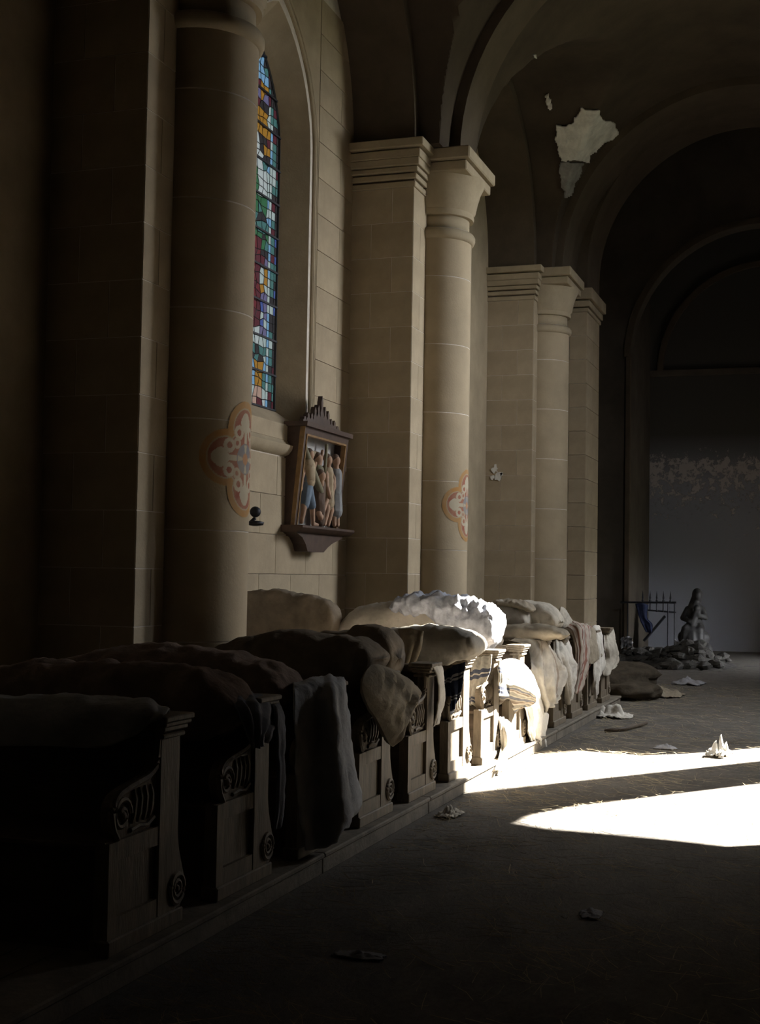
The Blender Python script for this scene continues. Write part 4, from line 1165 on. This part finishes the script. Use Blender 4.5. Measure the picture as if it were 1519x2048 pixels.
# bundles further back
soft('bundle', 12.30, [(968, 1262, 1296), (980, 1260, 1298), (994, 1264, 1298), (1002, 1274, 1292)], 0.3, M['beige'], 'small pale bundle behind the seventh pew cap', 'bundle', amp=0.015, seed=12.2, n=30)
soft('mattress', 13.10, [(930, 1256, 1284), (985, 1249, 1284), (1050, 1248, 1282), (1100, 1251, 1280), (1124, 1258, 1278), (1134, 1266, 1274)], 0.40, M['sack'], 'flat brown rolled mattress lying across the ninth pew', 'mattress', amp=0.012, seed=13.3)
soft('mattress', 13.80, [(950, 1225, 1256), (992, 1202, 1256), (1020, 1204, 1256), (1048, 1216, 1256), (1062, 1232, 1254)], 0.5, M['ticking'], 'grey mattress folded double on the tenth pew', 'mattress', amp=0.02, seed=14.1, wr=0.02)
soft('sack', 14.10, [(1040, 1206, 1254), (1058, 1202, 1254), (1084, 1206, 1254), (1108, 1216, 1256), (1122, 1234, 1254)], 0.55, M['beige'], 'stuffed beige sack on top of the rolled bedding', 'sack', amp=0.02, seed=15.1)
soft('mattress', 13.75, [(985, 1203, 1214), (1015, 1199, 1216), (1045, 1201, 1220), (1068, 1214, 1226)], 0.40, M['sack'], 'thin crumpled sacking cover on the folded mattress', 'cover', amp=0.02, freq=9, seed=16.1, wr=0.02)
puff('pillow', [(1120, 1218), (1124, 1214), (1130, 1226), (1142, 1244), (1138, 1262), (1124, 1262), (1118, 1244)], -2.98, 0.12, M['beige'], 'beige pillow with one corner standing up like an ear', 'pillow', group='bedding heaped on the pews', wr=0.01)
# rows 9-13
drape('striped_sheet', [[(1016, 1280, -3.05), (1056, 1274, -2.90), (1084, 1276, -2.80), (1096, 1286, -2.78)], [(1052, 1292, -2.90), (1078, 1284, -2.76), (1094, 1292, -2.73), (1106, 1306, -2.72)], [(1062, 1330, -2.76), (1084, 1326, -2.70), (1104, 1326, -2.68), (1122, 1330, -2.68)],
                        [(1066, 1356, -2.74), (1086, 1360, -2.68), (1108, 1352, -2.66), (1136, 1338, -2.66)], [(1076, 1392, -2.72), (1092, 1396, -2.67), (1108, 1388, -2.66), (1124, 1368, -2.66)], [(1088, 1414, -2.71), (1094, 1417, -2.68), (1100, 1412, -2.67), (1108, 1400, -2.67)]],
      M['paleStripe'], 'large pale sheet with thin brown stripes over the ninth pew end', 'sheet', fold=0.042, nf=3.2, seed=9.4, k=44, n=60)
drape('sheet', [[(1106, 1284, -2.84), (1122, 1274, -2.80), (1136, 1278, -2.78)], [(1108, 1312, -2.74), (1126, 1308, -2.69), (1146, 1316, -2.70)], [(1118, 1336, -2.73), (1132, 1336, -2.68), (1152, 1336, -2.69)], [(1129, 1370, -2.73), (1137, 1372, -2.69), (1147, 1362, -2.69)], [(1133, 1402, -2.73), (1136, 1410, -2.70), (1141, 1398, -2.70)]],
      M['linen'], 'linen cloth tapering to a tail over the tenth pew end', 'cloth', fold=0.02, nf=3, seed=10.4)
drape('striped_blanket', [[(1122, 1258, -3.0), (1146, 1244, -2.92), (1174, 1250, -2.86)], [(1140, 1266, -2.82), (1162, 1256, -2.72), (1184, 1258, -2.76)], [(1150, 1304, -2.74), (1166, 1304, -2.68), (1186, 1304, -2.70)], [(1150, 1344, -2.73), (1160, 1346, -2.68), (1178, 1336, -2.69)], [(1142, 1384, -2.72), (1151, 1388, -2.68), (1166, 1376, -2.69)]],
      M['redstripe'], 'blanket with dark red stripes draped over the eleventh pew end', 'blanket', fold=0.018, nf=3, seed=11.4)
drape('rag', [[(1170, 1264, -2.78), (1182, 1256, -2.74), (1190, 1262, -2.74)], [(1172, 1290, -2.70), (1186, 1286, -2.66), (1196, 1296, -2.68)], [(1172, 1316, -2.70), (1188, 1316, -2.65), (1202, 1312, -2.67)], [(1170, 1330, -2.70), (1178, 1328, -2.68), (1188, 1324, -2.68)]],
      M['sack'], 'brown pointed corner of blanket between the striped blanket and pale cloth', 'cloth', fold=0.012, nf=2, seed=12.4)
drape('sheet', [[(1178, 1258, -2.84), (1188, 1250, -2.80), (1198, 1252, -2.78)], [(1188, 1286, -2.73), (1196, 1280, -2.69), (1206, 1288, -2.70)], [(1186, 1326, -2.72), (1197, 1328, -2.68), (1210, 1330, -2.69)], [(1185, 1362, -2.72), (1191, 1364, -2.69), (1200, 1354, -2.69)], [(1187, 1384, -2.72), (1190, 1398, -2.70), (1193, 1380, -2.70)]],
      M['linen'], 'pale cloth ending in a long thin tail over the twelfth pew end', 'cloth', fold=0.014, nf=2.5, seed=13.4)
drape('sheet', [[(1206, 1262, -2.86), (1216, 1256, -2.82), (1226, 1258, -2.80)], [(1207, 1288, -2.73), (1219, 1286, -2.69), (1231, 1292, -2.70)], [(1210, 1318, -2.73), (1221, 1320, -2.69), (1235, 1320, -2.69)], [(1206, 1348, -2.73), (1214, 1352, -2.69), (1227, 1336, -2.69)]],
      M['beige'], 'mottled beige cloth over the farthest pew end', 'cloth', fold=0.016, nf=3, seed=14.4)

# ------------------------------------------------------------------ floor litter
def crumple(name, px, py, w, l, h, m, label, cat, seed, rot=0.0, n=26):
    p = at(px, py, z=0)
    V = []
    for j in range(n):
        for i in range(n):
            u, v = 2 * i / (n - 1) - 1, 2 * j / (n - 1) - 1
            rr = math.hypot(u, v)
            ew = 1 + 0.25 * nz(math.atan2(v, u) * 1.5, seed, 0.2, 2)
            z = h * (0.15 + abs(nz(u * 1.9 + seed, v * 1.9, seed, 3)) * 1.2) * max(0.06, 1 - rr * 0.75) + 0.004
            x, y = u * w / 2 * ew, v * l / 2 * ew
            V.append((x * math.cos(rot) - y * math.sin(rot), x * math.sin(rot) + y * math.cos(rot), z))
    Fc = [(j * n + i, j * n + i + 1, (j + 1) * n + i + 1, (j + 1) * n + i) for j in range(n - 1) for i in range(n - 1) if math.hypot(2 * i / (n - 1) - 1, 2 * j / (n - 1) - 1) < 1.12 + 0.2 * nz(i * .4, j * .4, seed, 2)]
    o = obj(name, mesh(name, V, Fc, True), m, None, (p[0], p[1], 0))
    sd = o.modifiers.new('thick', 'SOLIDIFY'); sd.thickness = 0.006; sd.offset = 1
    return tag(o, label, cat, 'rags and papers littering the floor')
crumple('rag', 1220, 1434, 0.52, 0.55, 0.16, M['linen'], 'crumpled pale rag on the floor beyond the last pew end', 'rag', 1.7)
crumple('rag', 1310, 1391, 0.75, 0.8, 0.20, M['sack'], 'heap of torn beige stuffing on the floor beside the brown sack', 'rag', 2.9)
crumple('paper', 1376, 1368, 0.50, 0.7, 0.12, M['paper'], 'flat whitish paper on the dark floor near the rubble', 'paper', 3.3)
crumple('rag', 1437, 1512, 0.22, 0.35, 0.20, M['white'], 'small white scrap sticking up at the end of the sun patch', 'rag', 4.1)
crumple('rag', 898, 1632, 0.16, 0.30, 0.07, M['beige'], 'little dirty rag on the floor before the fifth pew', 'rag', 5.2)
crumple('paper', 1330, 1497, 0.22, 0.24, 0.04, M['paper'], 'scrap of paper lying just beyond the sun patch', 'paper', 6.2)
crumple('paper', 1180, 1832, 0.10, 0.18, 0.03, M['paper'], 'tiny scrap on the dark floor in the foreground', 'paper', 7.4)
crumple('paper', 720, 1915, 0.22, 0.10, 0.02, M['paper'], 'pale torn strip on the dark floor at the bottom', 'paper', 8.4)
# sack lying past the last pew
def lump(name, c, sx, sy, sz, m, label, cat, seed, group=None, rotz=0.0):
    b = MB().ball((0, 0, 0), 1.0, 18)
    V = []
    for x, y, z in b.v:
        d = 1 + 0.22 * nz(x * 1.6 + seed, y * 1.6, z * 1.6 + seed)
        V.append((x * sx * d, y * sy * d, max(-sz * 0.72, z * sz * d)))
    zmin = min(v[2] for v in V)
    o = obj(name, mesh(name, [(v[0], v[1], v[2] - zmin) for v in V], b.f, True), m, None, c, rotz)
    return tag(o, label, cat, group)
lump('sack', (-2.66, 18.85, 0), 0.38, 0.42, 0.14, M['darksack'], 'half-empty brown sack slumped on the floor past the pews', 'sack', 3.1)
lump('sack', (-3.15, 20.6, 0), 0.55, 0.7, 0.24, M['darksack'], 'low brown heap of sacking in the dark beyond the pews', 'sack', 5.1)
b = MB().tube([tuple(at(1210, 1462, z=0.02)), tuple(at(1250, 1457, z=0.03)), tuple(at(1292, 1446, z=0.03))], [0.02, 0.024, 0.018], 8)
tag(b.build('stick', M['oak_dark'], None, True), 'dark bent stick on the floor in front of the pale rag', 'stick')

# straw strewn over the floor
S = MB()
def straw(x, y, L, a, w, bend):
    c, s_ = math.cos(a), math.sin(a)
    z = random.uniform(0.003, 0.016)
    v = []
    for t in (-0.5, 0.0, 0.5):
        bx = bend * (0.25 - t * t)
        px, py = x + L * t * c - bx * s_, y + L * t * s_ + bx * c
        zz = z + (random.uniform(0, 0.02) if t else 0.004)
        v += [(px - w * s_, py + w * c, zz), (px + w * s_, py - w * c, zz + w * 0.8)]
    S.add(v, [(0, 1, 3, 2), (2, 3, 5, 4)])
for _ in range(5200):
    t = random.random()
    y = 3.6 + 18 * t ** 1.3
    x = random.uniform(-2.66, 1.4) if random.random() < 0.8 else random.gauss(-2.4, 0.25)
    x = max(-2.56, x)
    straw(x, y, random.uniform(0.05, 0.28) * (1 if random.random() < .85 else 1.6), random.uniform(0, 3.14), random.uniform(0.0009, 0.0022), random.uniform(-0.08, 0.08))
for k_ in range(60):                       # clumps
    cx_, cy_ = random.uniform(-2.6, 0.6), random.uniform(4.2, 15)
    a0 = random.uniform(0, 3.14)
    for _ in range(26):
        straw(random.gauss(cx_, 0.16), random.gauss(cy_, 0.2), random.uniform(0.08, 0.3), random.gauss(a0, 0.7), random.uniform(0.001, 0.002), random.uniform(-0.08, 0.08))
tag(S.build('straw', M['straw']), 'loose straw trampled over the whole aisle floor', 'straw', kind='stuff')

# ------------------------------------------------------------------ far end: railing, statue, rubble
rl = empty('iron_railing', (-3.75, 29.0, 0)); tag(rl, 'spiked wrought iron gate standing askew before the end wall', 'railing')
IR = M['iron']
def bar(nm, a, b, r_=0.014): return MB().tube([a, ((a[0] + b[0]) / 2, (a[1] + b[1]) / 2, (a[2] + b[2]) / 2), b], r_, 6).build(nm, IR, rl)
bar('top_rail', (-0.66, 0, 1.17), (0.53, 0, 1.19), 0.022)
bar('middle_rail', (-0.12, 0, 1.02), (0.53, 0, 0.98), 0.018)
bar('bottom_rail', (-0.5, 0, 0.12), (0.53, 0, 0.12), 0.018)
for x, z0 in ((0.50, 0.0), (0.36, 0.12), (0.26, 0.98), (0.12, 0.98), (-0.02, 1.02), (-0.5, 0.0)):
    bar('upright', (x, 0, z0), (x, 0, 1.19), 0.017)
for x in (-0.18, -0.02, 0.12, 0.26, 0.41):
    MB().lathe([(0.012, 1.19), (0.03, 1.22), (0.012, 1.25), (0.022, 1.28), (0.001, 1.44)], 8, x, 0).build('spike', IR, rl, True)
bar('brace', (-0.15, 0, 0.35), (0.30, 0, 0.9), 0.03)
drape('rag', [[(1270, 1208, y_(28.95)), (1284, 1206, y_(28.93)), (1296, 1210, y_(28.95))], [(1278, 1235, y_(28.9)), (1286, 1234, y_(28.88)), (1294, 1235, y_(28.9))], [(1284, 1250, y_(28.9)), (1294, 1248, y_(28.88)), (1304, 1248, y_(28.9))], [(1292, 1264, y_(28.9)), (1300, 1266, y_(28.88)), (1304, 1262, y_(28.9))]],
      M['blue'], 'blue rag caught on the iron gate', 'cloth', fold=0.02, nf=2, k=16, n=24, group='rags and papers littering the floor')

st_ = MB()
def sl_(a, b, ra, rb): limb(st_, a, b, ra, rb)
# seated, hooded figure holding a child, on a rock
sl_((0, 0, 0.55), (0.02, 0.02, 0.95), .17, .15)
sl_((0.0, 0, 0.95), (0.05, -0.02, 1.10), .13, .06)
sl_((-0.10, -0.05, 0.52), (-0.16, -0.30, 0.48), .12, .10); sl_((-0.16, -0.30, 0.48), (-0.15, -0.30, 0.10), .10, .12)
sl_((0.10, -0.05, 0.52), (0.13, -0.28, 0.46), .12, .10); sl_((0.13, -0.28, 0.46), (0.13, -0.30, 0.08), .10, .12)
sl_((-0.15, 0, 0.92), (-0.25, -0.10, 0.72), .07, .06); sl_((-0.25, -0.10, 0.72), (-0.08, -0.28, 0.66), .06, .05)
sl_((0.16, 0, 0.92), (0.24, -0.08, 0.74), .07, .06); sl_((0.24, -0.08, 0.74), (0.10, -0.26, 0.80), .06, .045)
sl_((-0.02, -0.24, 0.62), (0.05, -0.22, 0.84), .09, .07); st_.ball((0.07, -0.24, 0.95), 0.075, 8)
sl_((0, 0.08, 0.2), (0, 0.05, 0.5), .26, .22)
st_.ball((0.07, -0.02, 1.22), 0.105, 10, (0.9, 0.95, 1.15)); st_.ball((0.05, 0.03, 1.24), 0.13, 10, (0.9, 0.85, 1.15))
sl_((0.05, 0.06, 1.2), (-0.03, 0.12, 0.95), .12, .14)
sl_((-0.16, -0.30, 0.44), (0.13, -0.28, 0.42), .11, .11); sl_((-0.02, -0.27, 0.42), (-0.02, -0.30, 0.08), .14, .20); sl_((-0.2, -0.1, 0.3), (0.2, -0.1, 0.3), .16, .16); sl_((-0.25, -0.2, 0.05), (0.28, -0.2, 0.05), .14, .14)
so = st_.build('statue', M['statue'], None, True, (-2.93, 30.0, 0.12))
rmod = so.modifiers.new('weld', 'REMESH'); rmod.mode = 'VOXEL'; rmod.voxel_size = 0.022; rmod.use_smooth_shade = True
tag(so, 'dark seated statue holding a child before the end wall', 'statue')
rock_cache = []
for k in range(5):
    b = MB().ball((0, 0, 0), 1.0, 5)
    V = [(x * (1 + 0.5 * nz(x * 1.3 + k * 7, y, z)), y * (1 + 0.5 * nz(x, y * 1.3 + k * 5, z)), z * 0.7 * (1 + 0.5 * nz(x, y, z + k * 3))) for x, y, z in b.v]
    me = mesh('rubble_stone', V, b.f); me.materials.append(M['rubble']); rock_cache.append(me)
for k in range(120):
    near = k % 3
    x = random.gauss(-2.75, 0.32) if near else random.gauss(-3.7, 0.5)
    y = random.gauss(27.0, 0.75) if near else random.gauss(28.0, 0.5)
    x = max(-4.15, min(-1.6, x)); y = max(25.3, min(29.0, y))
    s_ = random.uniform(0.06, 0.17)
    hill = max(0.0, 0.42 * math.exp(-((x + 2.75) / 0.45) ** 2 - ((y - 27.0) / 0.8) ** 2) + 0.22 * math.exp(-((x + 3.7) / 0.5) ** 2 - ((y - 28) / 0.6) ** 2))
    o = obj('rubble_stone', random.choice(rock_cache), None, None, (x, y, s_ * 0.45 + hill * random.uniform(0.4, 1.0)))
    o.scale = (s_, s_ * random.uniform(0.7, 1.1), s_ * random.uniform(0.6, 1.0)); o.rotation_euler = (random.uniform(-.3, .3), random.uniform(-.3, .3), random.uniform(0, 6))
    tag(o, 'broken stone of the rubble heap before the statue and gate', 'stone', 'rubble stones before the end wall')
n = 70
V = []
for j_ in range(n):
    for i_ in range(n):
        x, y = -4.2 + 2.9 * i_ / (n - 1), 25.4 + 3.7 * j_ / (n - 1)
        z = 0.36 * math.exp(-((x + 2.75) / 0.5) ** 2 - ((y - 27.0) / 0.8) ** 2) * (1 + 0.5 * nz(x * 3, y * 3, 2)) + 0.24 * math.exp(-((x + 3.7) / 0.5) ** 2 - ((y - 28) / 0.6) ** 2)
        V.append((x, y, z + 0.03 * nz(x * 7, y * 7, 3) - 0.014))
tag(obj('rubble_dust', mesh('rubble_dust', V, [(j_ * n + i_, j_ * n + i_ + 1, (j_ + 1) * n + i_ + 1, (j_ + 1) * n + i_) for j_ in range(n - 1) for i_ in range(n - 1)], True), M['rubble']), 'mound of broken plaster and dust before the statue and gate', 'rubble', kind='stuff')
for (px, py, Y, w, seed, lab) in ((1362, 1292, 26.9, 0.34, 2.2, 'torn white paper on top of the rubble heap'), (1395, 1338, 26.2, 0.4, 4.4, 'grey paper at the foot of the rubble heap'), (1252, 1285, 27.6, 0.3, 6.6, 'crumpled whitish paper in the dark beside the gate')):
    p = at(px, py, y=Y)
    n_ = 12
    V = [(w * (i / (n_ - 1) - .5) * 0.8 + 0.03 * nz(i * .5, j * .5, seed), 0.05 * nz(i * .4, j * .4, seed + 2) - 0.3 * (j / (n_ - 1) - .5) * w, w * (j / (n_ - 1) - .5) * 0.7 + 0.06 * nz(i * .5, j * .5, seed + 5)) for j in range(n_) for i in range(n_)]
    o = obj('paper', mesh('paper', V, [(j * n_ + i, j * n_ + i + 1, (j + 1) * n_ + i + 1, (j + 1) * n_ + i) for j in range(n_ - 1) for i in range(n_ - 1)], True), M['paper'], None, tuple(p))
    sd = o.modifiers.new('thick', 'SOLIDIFY'); sd.thickness = 0.004
    tag(o, lab, 'paper', 'rags and papers littering the floor')
